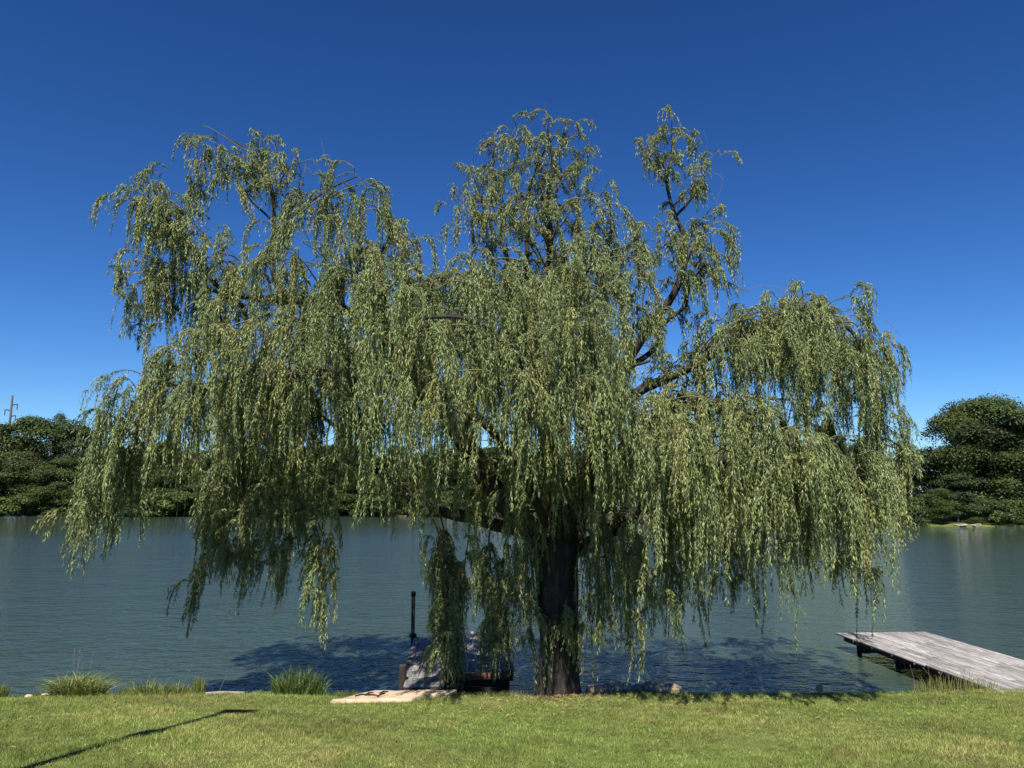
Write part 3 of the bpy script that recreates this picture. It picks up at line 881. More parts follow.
def tassel(o, out, reach, lo, hi, lean, hue):
    """an arching twig with a tress of strands hanging off it"""
    airy = hi <= .7
    L = reach * (rng.uniform(.5, 1.45) if not airy else rng.uniform(.4, 1.2))
    d0 = out + np.array((0, 0, rng.uniform(.1, .9) if not airy else rng.uniform(.3, 1.9))) + rng.normal(0, .25, 3)
    d0 /= np.linalg.norm(d0)
    p, d = hang(o, d0, L + .15, L * 1.1, 0)
    twig.tube(local(p), np.linspace(.0085, .004, len(p)), 3, cap=False)
    leaves_on(p, d, .055, hue, .9, .9)
    if airy and rng.random() < .12:
        # a bare young shoot standing up out of the crown
        q0 = p[len(p) // 2]
        q1 = q0 + np.array((rng.normal(0, .10), rng.normal(0, .10), rng.uniform(.18, .42)))
        twig.tube(local(np.stack([q0, (q0 + q1) / 2 + rng.normal(0, .02, 3), q1])), (.004, .003, .002), 3, cap=False)
    ns = rng.integers(6, 12) if not airy else rng.integers(5, 9)
    Lt = rng.uniform(lo * .55, hi * 1.1)
    sway = (rng.uniform(0, 6.28), rng.uniform(0, 6.28), rng.uniform(.03, .17), rng.uniform(.03, .17), rng.uniform(1.4, 3.4))
    tl = lean + rng.normal(0, .07)
    for k in range(ns):
        j = int(rng.uniform(.3, 1) ** .6 * (len(p) - 1))
        dd = d[j] + rng.normal(0, .26 if not airy else .4, 3)
        dd[2] += .1
        dd /= np.linalg.norm(dd)
        Ls = Lt * rng.uniform(.35, 1.15)
        sp, sd = hang(p[j] + rng.normal(0, .02, 3), dd, Ls, rng.uniform(.06, .24), tl + rng.normal(0, .028), .055, sway)
        twig.tube(local(sp[::3] if len(sp) > 6 else sp), .0022, 3, cap=False)
        h2 = hue * rng.lognormal(0, .12)
        leaves_on(sp, sd, .055, h2, rng.uniform(.7, 1.1))
        # short side shoots break the line of the strand
        for _ in range(int(Ls * 1.6 * rng.random() + .3)):
            jj = int(rng.uniform(.1, .8) * (len(sp) - 1))
            a = rng.uniform(0, 6.28)
            qp, qd = hang(sp[jj], np.array((math.cos(a) * .8, math.sin(a) * .8, -.3)), rng.uniform(.12, .38), .10, tl)
            leaves_on(qp, qd, .055, h2, .9, .9)


for bi, (pts, dens, lo, hi, lean, reach, scat) in enumerate(BOUGHS):
    rng = np.random.default_rng(4100 + bi * 17)
    P = spline(A(pts), 10)
    seg = np.linalg.norm(np.diff(P, axis=0), axis=1)
    s = np.concatenate([[0], np.cumsum(seg)])
    for c in range(3):
        P[:, c] += .05 * np.minimum(1, s * 3) * np.array([mnoise.noise(Vector((si * 2, bi * 5.1, c * 3.1))) for si in s])
    twig.tube(local(P), np.linspace(.017 if dens > 6 else .012, .005, len(P)), 5, cap=False)
    # side twigs along the bough give the scatter
    n = int(s[-1] * dens * (1.0 if dens > 7 else 1.5 if hi <= .7 else 1.0)) + 1
    hb = rng.normal(0, .5)
    for k in range(n):
        si = s[-1] * (.12 + .88 * rng.random())
        o = np.array([np.interp(si, s, P[:, c]) for c in range(3)])
        out = o - CENTRE
        out[2] *= .2
        out = out / (np.linalg.norm(out) + 1e-6)
        a = rng.uniform(0, 6.28)
        out = out * (.30 if reach > .24 else .05) + np.array((math.cos(a), math.sin(a), 0)) * (.9 if reach > .24 else .5)
        off = np.array((np.clip(rng.normal(0, scat * .35), -scat * .5, scat * .5), np.clip(rng.normal(0, scat * .8), -scat * 1.4, scat * 1.4), np.clip(rng.normal(-.05, scat * .25), -.4, .16)))
        if np.linalg.norm(off) > .15:
            tw = np.stack([o, o + off * .5 + np.array((0, 0, .05)), o + off])
            twig.tube(local(tw), (.008, .006, .005), 3, cap=False)
        u = rng.random() + hb * .1
        hue = GREEN * 1.0
        if u < .22: hue = GREEN * .5 + YELLOW * .5
        elif u < .42: hue = GREEN * .5 + PALE * .5
        elif u > .84: hue = GREEN * .5 + DEEP * .5
        if rng.random() < .025: hue = YELLOW * .5 + GREEN * .4 + BROWN * .1
        tassel(o + off, out, reach, lo, hi, lean, hue)

for pts in ([(112, 470, 11.7), (70, 500, 11.7), (36, 528, 11.7), (8, 556, 11.7)], [(104, 490, 11.7), (72, 510, 11.7), (40, 538, 11.7)],
            [(178, 490, 11.8), (176, 520, 11.8), (166, 548, 11.8)], [(186, 480, 11.8), (184, 515, 11.8), (176, 545, 11.8)],
            [(730, 300, 12.4), (765, 285, 12.4), (800, 298, 12.4)], [(700, 170, 13), (722, 178, 13), (716, 205, 13)], [(905, 430, 12.2), (914, 450, 12.2), (918, 480, 12.2)],
            [(845, 320, 12.2), (880, 318, 12.2), (900, 335, 12.2)]):
    twig.tube(local(spline(A(pts), 6)), .0042, 3, cap=False)

rng = np.random.default_rng(77)
lv = local(np.concatenate(leaf_v))
lc = np.concatenate(leaf_c)
lq = np.arange(len(lv)).reshape(-1, 4)
print('willow leaves', nleaf)
mesh_np('crown', lv, lq, M_willow, willow, lc)
twig.build('twigs', M_twig, willow)
tag(willow, 'large weeping willow with long trailing strands standing on the lake shore', 'tree')


# ------------------------------------------------------------------ docks
def dock_right():
    rz = R(3.8)
    root = empty('boat_dock', (7.66 + 1.07, 15.3, 0), rz)
    W, Ln, z = 2.15, 6.3, .56
    mb = MB()
    npl = 15
    pw = W / npl
    for i in range(npl):
        x = -W / 2 + pw * (i + .5)
        y = -Ln / 2
        first = rng.uniform(.8, 3.4)
        cuts = [y] + [c for c in (y + first, y + first + 2.4, y + first + 4.8) if c < Ln / 2 - .3] + [Ln / 2]
        for a_, b_ in zip(cuts[:-1], cuts[1:]):
            t = rng.lognormal(0, .16)
            mb.box((x, (a_ + b_) / 2, z - .019 + rng.normal(0, .0025)), (pw - rng.uniform(.006, .016), b_ - a_ - .006, .038), tint=(t, t * .985, t * .97), bev=.005,
                   rz=rng.normal(0, .0012))
    mb.build('deck', M_deck, root)
    for sx in (-1, 1):
        m2 = MB()
        m2.box((sx * (W / 2 - .20), 0, z - .115), (.05, Ln - .04, .14), bev=.004)
        st = m2.build('stringer', M_dark_timber, root)
        if sx < 0:
            for k in range(8):
                m3 = MB()
                yy = -Ln / 2 + .35 + k * .78
                m3.tube([(-W / 2 + .19, yy, z - .11), (-W / 2 + .16, yy, z - .11), (-W / 2 + .15, yy, z - .11)], (.024, .024, .016), 10)
                m3.build('bolt', M_galv, root)
    for jx in (-.62, -.1, .42):  # inner joists added to darken the underside and its reflection
        m2 = MB(); m2.box((jx, 0, z - .115), (.05, Ln - .1, .14), bev=.004); m2.build('shade_joist', M_dark_timber, root)
    for sy in (-2.2, -.6, 1.0, 2.55):
        m2 = MB()
        m2.box((0, sy, z - .265), (W - .5, .09, .14), bev=.004)
        m2.build('cross_beam', M_dark_timber, root)
        for sx in (-1, 1):
            m2 = MB()
            m2.tube([(sx * (W / 2 - .28), sy + .1, -1.9), (sx * (W / 2 - .28), sy + .1, z - .05)], .05, 12, wob=.15)
            m2.build('post', M_dark_timber, root)
    tag(root, 'wide grey weathered plank dock on dark posts at the right side of the lawn', 'dock')


dock_right()


def dock_left():
    rz = R(3.8)
    root = empty('boat_dock', (-1.05, 15.98, 0), rz)
    W, Ln, z = 2.0, 3.4, .60
    mb = MB()
    npl = 14
    pw = W / npl
    for i in range(npl):
        x = -W / 2 + pw * (i + .5)
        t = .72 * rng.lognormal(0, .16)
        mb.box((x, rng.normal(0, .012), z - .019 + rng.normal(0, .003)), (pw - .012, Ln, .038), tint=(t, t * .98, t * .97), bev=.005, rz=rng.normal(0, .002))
    mb.build('deck', M_deck, root)
    m2 = MB(); m2.box((.1, -Ln / 2 - .035, z - .10), (W - .5, .04, .11), bev=.004); m2.build('fascia_board', M_redwood, root)
    m2 = MB()  # dark boards added in place of the shade and plants under the deck
    for k in range(3):
        m2.box((.1 + rng.normal(0, .01), -Ln / 2 + .05 + rng.normal(0, .004), z - .22 - .14 * k), (W - .42, .04, .128), bev=.004, ry=rng.normal(0, .004))
    m2.build('shade_skirt', M_dark_timber, root)
    for sx in (-1, 1):
        m2 = MB(); m2.box((sx * (W / 2 - .06), .01, z - .13), (.05, Ln - .1, .17), bev=.004); m2.build('stringer', M_dark_timber, root)
        for sy in (-1.4, 1.4):
            m2 = MB(); m2.tube([(sx * (W / 2 - .16), sy, -1.9), (sx * (W / 2 - .16), sy, z - .05)], .07, 12, wob=.1); m2.build('post', M_dark_timber, root)
    # tall black mooring pipe at the far left corner with a collar
    px_, py_ = -W / 2 - .03, 1.72
    m2 = MB(); m2.tube([(px_, py_, -1.8), (px_, py_, z + .93)], .042, 14)
    p = m2.build('mooring_pipe', M_iron, root)
    m2 = MB(); m2.tube([(px_, py_, z + .88), (px_, py_, z + .97)], .052, 14); m2.build('pipe_cap', M_iron, p)
    m2 = MB(); m2.box((px_, py_, z + .03), (.15, .15, .07), bev=.01); m2.build('pipe_collar', M_iron, p)
    for x in (.02, .28):
        m2 = MB()
        m2.tube([(x, Ln / 2 - .10, z + .002), (x, Ln / 2 - .10, z + .05)], .045, 12)
        c = m2.build('corner_stub', M_dark_timber, root)
        m2 = MB()
        m2.tube([(x, Ln / 2 - .10, z + .05), (x, Ln / 2 - .10, z + .10), (x, Ln / 2 - .10, z + .125)], (.04, .04, .022), 14)
        m2.build('white_cap', M_white, c)
    tag(root, 'shaded grey dock with a tall black pipe behind the hanging strands, left of the trunk', 'dock')
    # plank landing between the dock and the stone slab
    st = empty('plank_step', (-1.48, 13.70, 0), rz)
    mb = MB()
    for i in range(6):
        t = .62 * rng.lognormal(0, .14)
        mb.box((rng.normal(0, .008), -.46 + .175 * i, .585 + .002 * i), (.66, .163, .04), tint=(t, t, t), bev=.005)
    mb.build('tread', M_deck, st)
    m2 = MB(); m2.box((0, -.545, .44), (.62, .035, .24), bev=.004); m2.build('riser', M_dark_timber, st)
    for sx in (-1, 1):
        m2 = MB(); m2.box((sx * .28, -.02, .48), (.05, .95, .15), bev=.004); m2.build('stringer', M_dark_timber, st)
        for y in (-.42, .38):
            m2 = MB(); m2.box((sx * .23, y, -.2), (.09, .09, 1.4), bev=.005); m2.build('leg', M_dark_timber, st)
    tag(st, 'short grey plank step leading from the tan slab to the shaded dock', 'step')
    # dark pile beside it
    m2 = MB()
    m2.tube([(0, 0, -1.4), (.01, .02, .0), (.02, .03, .82), (.02, .03, .86)], (.072, .07, .062, .055), 14, wob=.12)
    pl = m2.build('mooring_pile', M_dark_timber, None, True)
    pl.location = (-1.86, 13.5, 0)
    tag(pl, 'stout black timber pile standing at the left side of the plank step', 'post')


dock_left()


# ------------------------------------------------------------------ stones
def rock(name, c, s, mat, seed, label, cat, group=None, flat=.72, sub=3, rz=0):
    import bmesh
    bm = bmesh.new()
    bmesh.ops.create_icosphere(bm, subdivisions=sub, radius=1)
    cs, sn = math.cos(rz), math.sin(rz)
    for v in bm.verts:
        p = v.co.copy()
        # squarish
        for i in range(3):
            p[i] = math.copysign(abs(p[i]) ** flat, p[i])
        p *= 1 + .30 * mnoise.noise(p * 1.3 + Vector((seed, 0, 0))) + .13 * mnoise.noise(p * 4 + Vector((0, seed, 0)))
        x, y, z = p.x * s[0], p.y * s[1], p.z * s[2]
        v.co = (x * cs - y * sn, x * sn + y * cs, z)
    me = bpy.data.meshes.new(name)
    bm.to_mesh(me)
    bm.free()
    a = me.attributes.new('tint', 'FLOAT_COLOR', 'POINT')
    a.data.foreach_set('color', np.ones(len(me.vertices) * 4, dtype=np.float32) * np.float32(rng.uniform(.8, 1.15)))
    me.materials.append(mat)
    o = bpy.data.objects.new(name, me)
    COL.objects.link(o)
    o.location = c
    return tag(o, label, cat, group)


def slab(outline, z0, th, tilt, label, seed):
    """rough flat flagstone: outline in world x,y; subdivided top with relief"""
    P = np.array(outline, dtype=float)
    n = len(P)
    dense = []
    for i in range(n):
        for t in np.linspace(0, 1, 12, endpoint=False):
            dense.append(P[i] * (1 - t) + P[(i + 1) % n] * t)
    D = np.array(dense)
    c = D.mean(0)
    for k in range(len(D)):
        D[k] += .022 * np.array((mnoise.noise(Vector((D[k][0] * 5, D[k][1] * 5, seed))), mnoise.noise(Vector((D[k][0] * 5, D[k][1] * 5, seed + 9)))))
    m_ = len(D)
    v, rings = [], [1.0, 1.0, .97, .8, .6, .4, .2]
    for ri, f in enumerate(rings):
        for k in range(m_):
            x, y = c + (D[k] - c) * f
            base = lawn_z(x, y) + z0 + tilt * (y - c[1])
            if ri == 0: z = base - th
            elif ri == 1: z = base - .022
            else: z = base + .016 * mnoise.noise(Vector((x * 4, y * 4, seed))) + .008 * mnoise.noise(Vector((x * 13, y * 13, seed)))
            v.append((x, y, float(z)))
    v.append((c[0], c[1], float(lawn_z(c[0], c[1]) + z0)))
    k = np.arange(m_)
    q = np.concatenate([np.stack([i * m_ + k, i * m_ + (k + 1) % m_, (i + 1) * m_ + (k + 1) % m_, (i + 1) * m_ + k], 1) for i in range(len(rings) - 1)])
    e = (len(rings) - 1) * m_
    t = np.stack([e + k, e + (k + 1) % m_, np.full(m_, len(v) - 1)], 1)
    v = np.array(v)
    o0 = np.array((c[0], c[1], float(lawn_z(c[0], c[1]))))
    o = mesh_np('stone_slab', v - o0, [q, t], M_stone, None, np.ones(3))
    o.location = o0
    return tag(o, label, 'stone')


slab([(-2.66, 11.88), (-1.50, 11.92), (-1.24, 12.95), (-2.20, 12.98)], .06, .3, .02, 'large flat tan stone slab set in the lawn edge before the plank step', 3)
slab([(-1.40, 12.58), (-1.12, 12.42), (-.92, 12.62), (-.88, 13.05), (-1.16, 13.1)], .045, .3, .0, 'smaller pinkish tan stone touching the right end of the large slab', 8)
# dead leaves / sticks lying on the slab
for k, (x, y, a_, l_) in enumerate([(-2.27, 12.25, .4, .22), (-2.10, 12.22, -.3, .2), (-1.98, 12.22, 1.1, .2), (-2.2, 12.45, .9, .18), (-2.0, 12.6, .7, .16)]):
    m2 = MB()
    zz = float(lawn_z(x, y)) + .075
    dx, dy = math.cos(a_) * l_ / 2, math.sin(a_) * l_ / 2
    m2.tube(np.array([(-dx, -dy, 0), (-dx * .2, dy * .1, .012), (dx, dy, .004)]), (.012, .014, .006), 6)
    o = m2.build('fallen_twig', M_dark_timber)
    o.location = (x, y, zz)
    tag(o, 'dark fallen twig lying on the left half of the large tan slab', 'twig', 'twigs on the tan slab')

wall_labels = ['rounded brown grey stone at the right foot of the willow trunk', 'dark low edge stone second from the willow trunk',
               'pale squarish stone, lightest at the near end of the shore stone row', 'narrow grey stone beside the pale squarish shore stone',
               'dark shore stone under the thin hanging strand', 'broad weathered grey stone midway along the shore row',
               'pale tan topped stone after the broad grey shore stone', 'small grey stone next to last of the shore row',
               'whitish end stone closing the shore row on the right']
xw = [(596, .20, .10), (608, .13, .10), (618, .10, .13), (628, .12, .11), (638, .13, .09), (650, .14, .12), (657, .12, .13), (666, .10, .10), (674, .11, .12)]
for k, ((px, hw, hh), lb) in enumerate(zip(xw, wall_labels)):
    c = at(px, 689, 13.0)
    x = float(c[0])
    o = rock('shore_stone', (x, float(y_edge(x)) + .06, .56), (hw * .8, .13, hh * .95), M_stone if k in (0, 2, 6, 8) else M_rock, k * 3.7, lb, 'stone', 'stones along the shore right of the trunk', rz=rng.normal(0, .2))
c = at(820, 687, 12.9)
rock('edge_stone', (c[0], 12.93, .615), (.055, .05, .05), M_stone, 51, 'small white stone with a dark side on the right lawn edge', 'stone', flat=.8)
rock('edge_stone', (at(28, 696, 12.6)[0], 12.62, .57), (.06, .04, .022), M_stone, 61, 'small pale stone at the lawn edge near the left frame', 'stone', flat=.8)
rock('edge_stone', (at(44, 696, 12.6)[0], 12.64, .58), (.07, .04, .03), M_stone, 63, 'small tan stone at the left foot of the arching grass clump', 'stone', flat=.8)
# bleached log at the edge
m2 = MB()
a0, a1 = at(206, 697.5, 12.78), at(246, 697.5, 12.86)
Lg = spline([(0, 0, 0), ((a1[0] - a0[0]) * .5, .04, .015), (a1[0] - a0[0], a1[1] - a0[1], -.005)], 8)
m2.tube(Lg, np.linspace(.030, .020, len(Lg)), 12, wob=.25)
lg = m2.build('driftwood_log', wood_mat('bleached_wood', [(.3, (.12, .11, .10)), (.7, (.30, .28, .25))], scale=(1, 8, 8)), None, True)
lg.location = (a0[0], 12.74, .57)
tag(lg, 'bleached pale log lying along the left lawn edge between grass clumps', 'log')


# ------------------------------------------------------------------ shore plants
def tuft(name, px, py, Yc, wx, wy, n, hlo, hhi, arch, cols, label, dry=0.0, width=.012, group=None, stalks=0):
    c = at(px, py, Yc)
    c[2] = .53
    ang = rng.uniform(0, 6.28, n)
    rr = np.sqrt(rng.random(n))
    bx, by = rr * np.cos(ang) * wx, rr * np.sin(ang) * wy
    h = rng.uniform(hlo, hhi, n) * (1.1 - .45 * rr ** 2)
    out = np.stack([bx / wx, by / wy], 1) * .6 + rng.normal(0, .5, (n, 2))
    S_ = 5
    t = np.linspace(0, 1, S_)
    sa = rng.uniform(0, 6.28, n)
    side = np.stack([np.cos(sa), np.sin(sa), np.zeros(n)], 1) * (width * rng.uniform(.6, 1.2, n) / 2)[:, None]
    vs = []
    for ti in t:
        bend = arch * h * ti ** 2
        z = h * (ti - .35 * arch * ti ** 3)
        p = np.stack([bx + out[:, 0] * bend, by + out[:, 1] * bend, z], 1)
        wv_ = max(.05, 1 - ti ** 2)
        vs += [p - side * wv_, p + side * wv_]
    v = np.stack(vs, 1).reshape(-1, 3)
    k = np.arange(n)[:, None] * (2 * S_)
    q = np.concatenate([k + np.array([[2 * i, 2 * i + 1, 2 * i + 3, 2 * i + 2]]) for i in range(S_ - 1)])
    ci = rng.integers(0, len(cols), n)
    col = np.array(cols)[ci] * rng.lognormal(0, .2, (n, 1))
    col = np.where((rng.random(n) < dry)[:, None], np.array((.26, .2, .11)), col)
    root = empty(name, c)
    mesh_np('blades', v, q, M_grass, root, np.repeat(col, 2 * S_, axis=0))
    for i in range(stalks):
        ms = MB()
        x, y = rng.normal(0, wx * .45), rng.normal(0, wy * .4)
        hh = rng.uniform(hhi * .8, hhi * 1.4)
        lx = rng.normal(0, .12)
        P_ = spline([(x, y, 0), (x + lx * .35, y, hh * .5), (x + lx * .8, y, hh * .86), (x + lx, y, hh)], 5)
        f_ = np.linspace(0, 1, len(P_))
        ms.tube(P_, .0025 - .0012 * f_ + .0034 * np.exp(-((f_ - .9) / .07) ** 2), 4)
        ms.build('seed_stalk', M_dry, root)
    return tag(root, label, 'plant', group)


M_dry = wood_mat('dry_stalk', [(.3, (.16, .115, .075)), (.7, (.30, .23, .16))], bump=.05)
G1, G2, G3 = (.12, .16, .03), (.16, .18, .045), (.075, .115, .03)
tuft('grass_clump', 78, 697, 12.68, .42, .22, 800, .28, .56, 1.05, [G1, G2, G3], 'arching clump of long grass with dry brown seed stalks at the left shore', .12, .020, stalks=6)
tuft('tall_grass', 160, 697, 12.74, .68, .12, 900, .08, .30, .5, [G1, G2, (.16, .2, .05)], 'low strip of bright upright grass with thin stalks between the clump and the log', .08, .014, stalks=9)
tuft('tall_grass', 198, 696, 12.74, .10, .08, 140, .24, .38, .12, [G1, G2], 'narrow upright tuft at the right end of the bright grass strip', .03, .014)
tuft('iris_clump', 297, 697, 12.8, .44, .2, 700, .16, .58, .5, [G3, (.06, .10, .028), (.09, .13, .03)], 'dark green clump of stiff upright blades beside the tan stone slab', .02, .017)
tuft('tall_grass', -2, 696, 12.66, .16, .12, 200, .15, .3, .4, [G1, G3], 'small grass tuft cut by the left frame edge', .1, .012)
tuft('tall_grass', 38, 697, 12.66, .14, .07, 70, .06, .16, .3, [G1, G2], 'thin short tuft left of the arching grass clump', .05, .01)
tuft('tall_grass', 955, 690, 13.15, .75, .12, 420, .10, .30, .25, [G1, G2], 'loose fringe of weeds growing along the shaded side of the plank dock', .25, .008, stalks=16)
tuft('tall_grass', 345, 700, 12.75, .3, .06, 200, .06, .13, .3, [G1, G2], 'short rough grass between the iris clump and the tan slab', .05, .01)
tuft('tall_grass', 610, 692, 12.82, .55, .06, 260, .04, .12, .4, [G2, (.2, .17, .07)], 'short dry grass in front of the shore stone row', .4, .008)


# ------------------------------------------------------------------ far trees
def crown_mesh(name, seed, H, Wd, nl, nq, low=.12, leaf=.34, flat=.5, base=(.042, .062, .020), var=.25, shape=1.0, lobe=1.0):
    r = np.random.default_rng(seed)
    V, C = [], []
    for i in range(nl):
        # lobes spread over an uneven dome
        f = r.random() ** .8
        zc = H * (low + (1 - low) * f * .92)
        env = math.sqrt(max(.02, 1 - ((f - .32) / .70) ** 2)) * shape
        rad = Wd / 2 * env * math.sqrt(r.random()) * .85
        a = r.uniform(0, 6.28)
        c = np.array((math.cos(a) * rad, math.sin(a) * rad, zc))
        s = Wd * r.uniform(.13, .26) * lobe
        n = int(nq / nl * r.uniform(.7, 1.3))
        d = r.normal(0, 1, (n, 3))
        d /= np.linalg.norm(d, axis=1)[:, None]
        d[:, 2] = np.where((d[:, 2] < -.2) & (r.random(n) < .7), -d[:, 2], d[:, 2])
        rr = r.uniform(.62, 1.08, (n, 1))
        p = c + d * rr * np.array((s, s, s * flat)) + r.normal(0, .12, (n, 3))
        nrm = d * .7 + r.normal(0, .5, (n, 3)) + np.array((0, 0, .45))
        nrm /= np.linalg.norm(nrm, axis=1)[:, None]
        t = np.cross(nrm, r.normal(0, 1, (n, 3)))
        t /= np.linalg.norm(t, axis=1)[:, None]
        b_ = np.cross(nrm, t)
        l1 = leaf * r.uniform(.5, 1.25, (n, 1))
        l2 = l1 * r.uniform(.45, .8, (n, 1))
        V.append(np.stack([p - t * l1, p + b_ * l2 * .8 - nrm * l1 * .15, p + t * l1, p - b_ * l2], 1).reshape(-1, 3))
        cl = np.array(base) * r.lognormal(0, var) * np.array((r.uniform(.88, 1.2), 1, r.uniform(.8, 1.1)))
        C.append(np.repeat(cl * r.lognormal(0, .22, (n, 1)), 4, axis=0))
    V = np.concatenate(V)
    C = np.concatenate(C)
    o = mesh_np(name, V, np.arange(len(V)).reshape(-1, 4), M_farleaf, None, C)
    COL.objects.unlink(o)
    me = o.data
    bpy.data.objects.remove(o)
    return me


def trunk_mesh(name, seed, H, r0, lean=.3):
    r = np.random.default_rng(seed)
    mb = MB()
    P = spline([(0, 0, -.6), (r.normal(0, .1), 0, H * .2), (r.normal(0, lean), r.normal(0, lean), H * .5), (r.normal(0, lean), r.normal(0, lean), H * .85)], 5)
    mb.tube(P, np.linspace(r0, r0 * .2, len(P)), 8, wob=.15)
    for k in range(6):
        i = r.integers(4, len(P) - 3)
        a = r.uniform(0, 6.28)
        L = H * r.uniform(.2, .36)
        d = np.array((math.cos(a), math.sin(a), .7))
        mb.tube(spline([P[i], P[i] + d * L * .5, P[i] + d * L + np.array((0, 0, L * .15))], 4), np.linspace(r0 * .4, r0 * .08, 9), 6)
    o = mb.build(name, M_farbark, None, True)
    me = o.data
    COL.objects.unlink(o)
    bpy.data.objects.remove(o)
    return me


PROTO = []
for k, (nl, nq, flat, base, shape, low) in enumerate([
        (34, 22000, .66, (.038, .060, .015), 1.0, .04), (40, 22000, .62, (.046, .070, .017), .95, .03),
        (28, 21000, .66, (.033, .051, .015), 1.0, .05), (38, 22000, .60, (.048, .066, .019), .9, .03),
        (30, 21000, .45, (.031, .048, .018), .85, .05)]):
    PROTO.append((crown_mesh('crown', 100 + k, 16, 12, nl, nq, low, .20, flat, base, .18, shape), trunk_mesh('trunk', 200 + k, 16, .28)))
SHRUB = [crown_mesh('foliage', 300 + k, 3.6, 5, 14, 4200, 0.0, .17, .6, b_, .25) for k, b_ in enumerate([(.042, .066, .018), (.033, .054, .016), (.055, .078, .022)])]
BIG = (crown_mesh('crown', 410, 13.5, 15, 58, 90000, .03, .14, .66, (.040, .062, .015), .25, 1.0, .72), trunk_mesh('trunk', 411, 13.5, .4))
TALL = (crown_mesh('crown', 420, 15.5, 6, 24, 12000, .28, .18, .6, (.042, .055, .024), .2, 1.0), trunk_mesh('trunk', 421, 15.5, .30, .15))


def far_tree(px, top, Y, wpx, proto, label, group=None, cat='tree', name='shade_tree', protoH=16, protoW=12):
    x = at(px, top * .7 + 517 * .3, Y)[0]
    gz = float(ground_z(np.array(x), np.array(Y)))
    H = at(px, top, Y)[2] - gz
    W_ = wpx / FPX * Y
    root = empty(name, (x, Y, gz), rng.uniform(0, 6.28))
    root.scale = (W_ / protoW, W_ / protoW, H / protoH)
    cr = bpy.data.objects.new('crown', proto[0]); COL.objects.link(cr); cr.parent = root
    tk = bpy.data.objects.new('trunk', proto[1]); COL.objects.link(tk); tk.parent = root
    return tag(root, label, cat, group)


gL = 'trees along the far left bank'
LT = [(-22, 424, 147, 90, 2, 'dark tree at the far left bank, cut by the left frame edge'),
      (8, 424, 150, 75, 0, 'dense green tree below the utility pole on the far bank'),
      (34, 416, 149, 68, 1, 'tall bright green tree right of the utility pole on the far bank'),
      (56, 411, 156, 30, 3, 'slim tree poking highest above the far left tree line'),
      (76, 417, 153, 62, 4, 'dark blue green tree at the right shoulder of the far left trees'),
      (99, 444, 150, 60, 2, 'lower dark tree just left of the willow at the far bank')]
for px, top, Y, w, p, lb in LT:
    far_tree(px, top, Y, w, PROTO[p], lb, gL)
gF = 'lower front row of the far left trees'
for px, top, Y, w, p, lb in [(-18, 455, 144, 62, 1, 'shorter tree in front at the far left frame edge'),
                             (22, 450, 144, 58, 3, 'shorter bright tree standing in front beneath the utility pole'),
                             (62, 458, 144, 56, 0, 'shorter tree in front of the dark blue green one'),
                             (96, 466, 144, 50, 1, 'short tree at the waterside beside the willow\'s left strands')]:
    far_tree(px, top, Y, w, PROTO[p], lb, gF)
gB = 'far trees behind the willow'
lbB = 'green far bank tree glimpsed only through the hanging strands of the willow'
for i, px in enumerate(range(132, 890, 33)):
    far_tree(px + rng.normal(0, 4), rng.uniform(440, 452) - (6 if px > 780 else 0), rng.uniform(147, 155), rng.uniform(58, 74), PROTO[i % 5], lbB, gB)
for i, px in enumerate(range(110, 900, 38)):
    far_tree(px + rng.normal(0, 5), rng.uniform(446, 456), rng.uniform(166, 172), rng.uniform(70, 84), PROTO[(i * 3) % 5], lbB, gB)
for i, px in enumerate(range(140, 470, 34)):
    far_tree(px + rng.normal(0, 5), rng.uniform(464, 478), rng.uniform(143.5, 145), rng.uniform(48, 60), PROTO[(i * 2 + 1) % 5], lbB, gB)

for i in range(14):
    far_tree(-75 - i * 42, 424 + 14 * math.sin(i * 2.1), 150 + 4 * (i % 3), 84, PROTO[i % 5], 'green tree of the far wood beyond the left edge of the picture', 'far wood beyond the left edge')
for i in range(9):
    far_tree(1110 + i * 60, 412 + 10 * math.sin(i * 1.7), 104 + 5 * (i % 3), 100, PROTO[(i + 2) % 5], 'green tree of the right bank beyond the right edge of the picture', 'right bank wood beyond the right edge')

gS = 'shrubs at the far waterline'


def far_shrub(px, top, Y, wpx, k, label, group):
    x = at(px, 517, Y)[0]
    gz = float(ground_z(np.array(x), np.array(Y)))
    H = at(px, top, Y)[2] - gz
    W_ = wpx / FPX * Y
    root = empty('shrub', (x, Y, gz - .1), rng.uniform(0, 6.28))
    root.scale = (W_ / 5, W_ / 5, H / 3.6)
    o = bpy.data.objects.new('foliage', SHRUB[k]); COL.objects.link(o); o.parent = root
    return tag(root, label, 'shrub', group)


for px, top, w, k, lb in [(-6, 497, 40, 0, 'light green waterline shrub at the left frame edge'), (26, 494, 36, 2, 'light green waterline shrub below the utility pole, brightest of the left bank'),
                          (54, 499, 34, 1, 'dull green waterline shrub third from the left frame edge'), (88, 497, 36, 0, 'waterline shrub just left of the willow\'s outer strands')]:
    far_shrub(px, top, float(far_edge(at(px, 517, 140)[0])) + .2, w, k, lb, gS)
for i, px in enumerate(range(120, 460, 27)):
    far_shrub(px + rng.normal(0, 4), rng.uniform(489, 501), float(far_edge(at(px, 517, 140)[0])) + .2, rng.uniform(30, 46), i % 3,
              'rounded waterline shrub on the far bank glimpsed between the willow strands', 'far shrubs seen between the willow strands')
for i, (px, py) in enumerate([(373, 518), (385, 517), (391, 517), (405, 517), (417, 517)]):
    x = at(px, 517, 138)[0]
    yy = float(far_edge(x)) - .35
    rock('far_stone', (x * 1.0, yy, .27), (.22, .2, .14), M_rock, i * 5.1, 'tiny pale stone at the far waterline seen between the willow strands', 'stone', 'pale stones at the far waterline', sub=2)

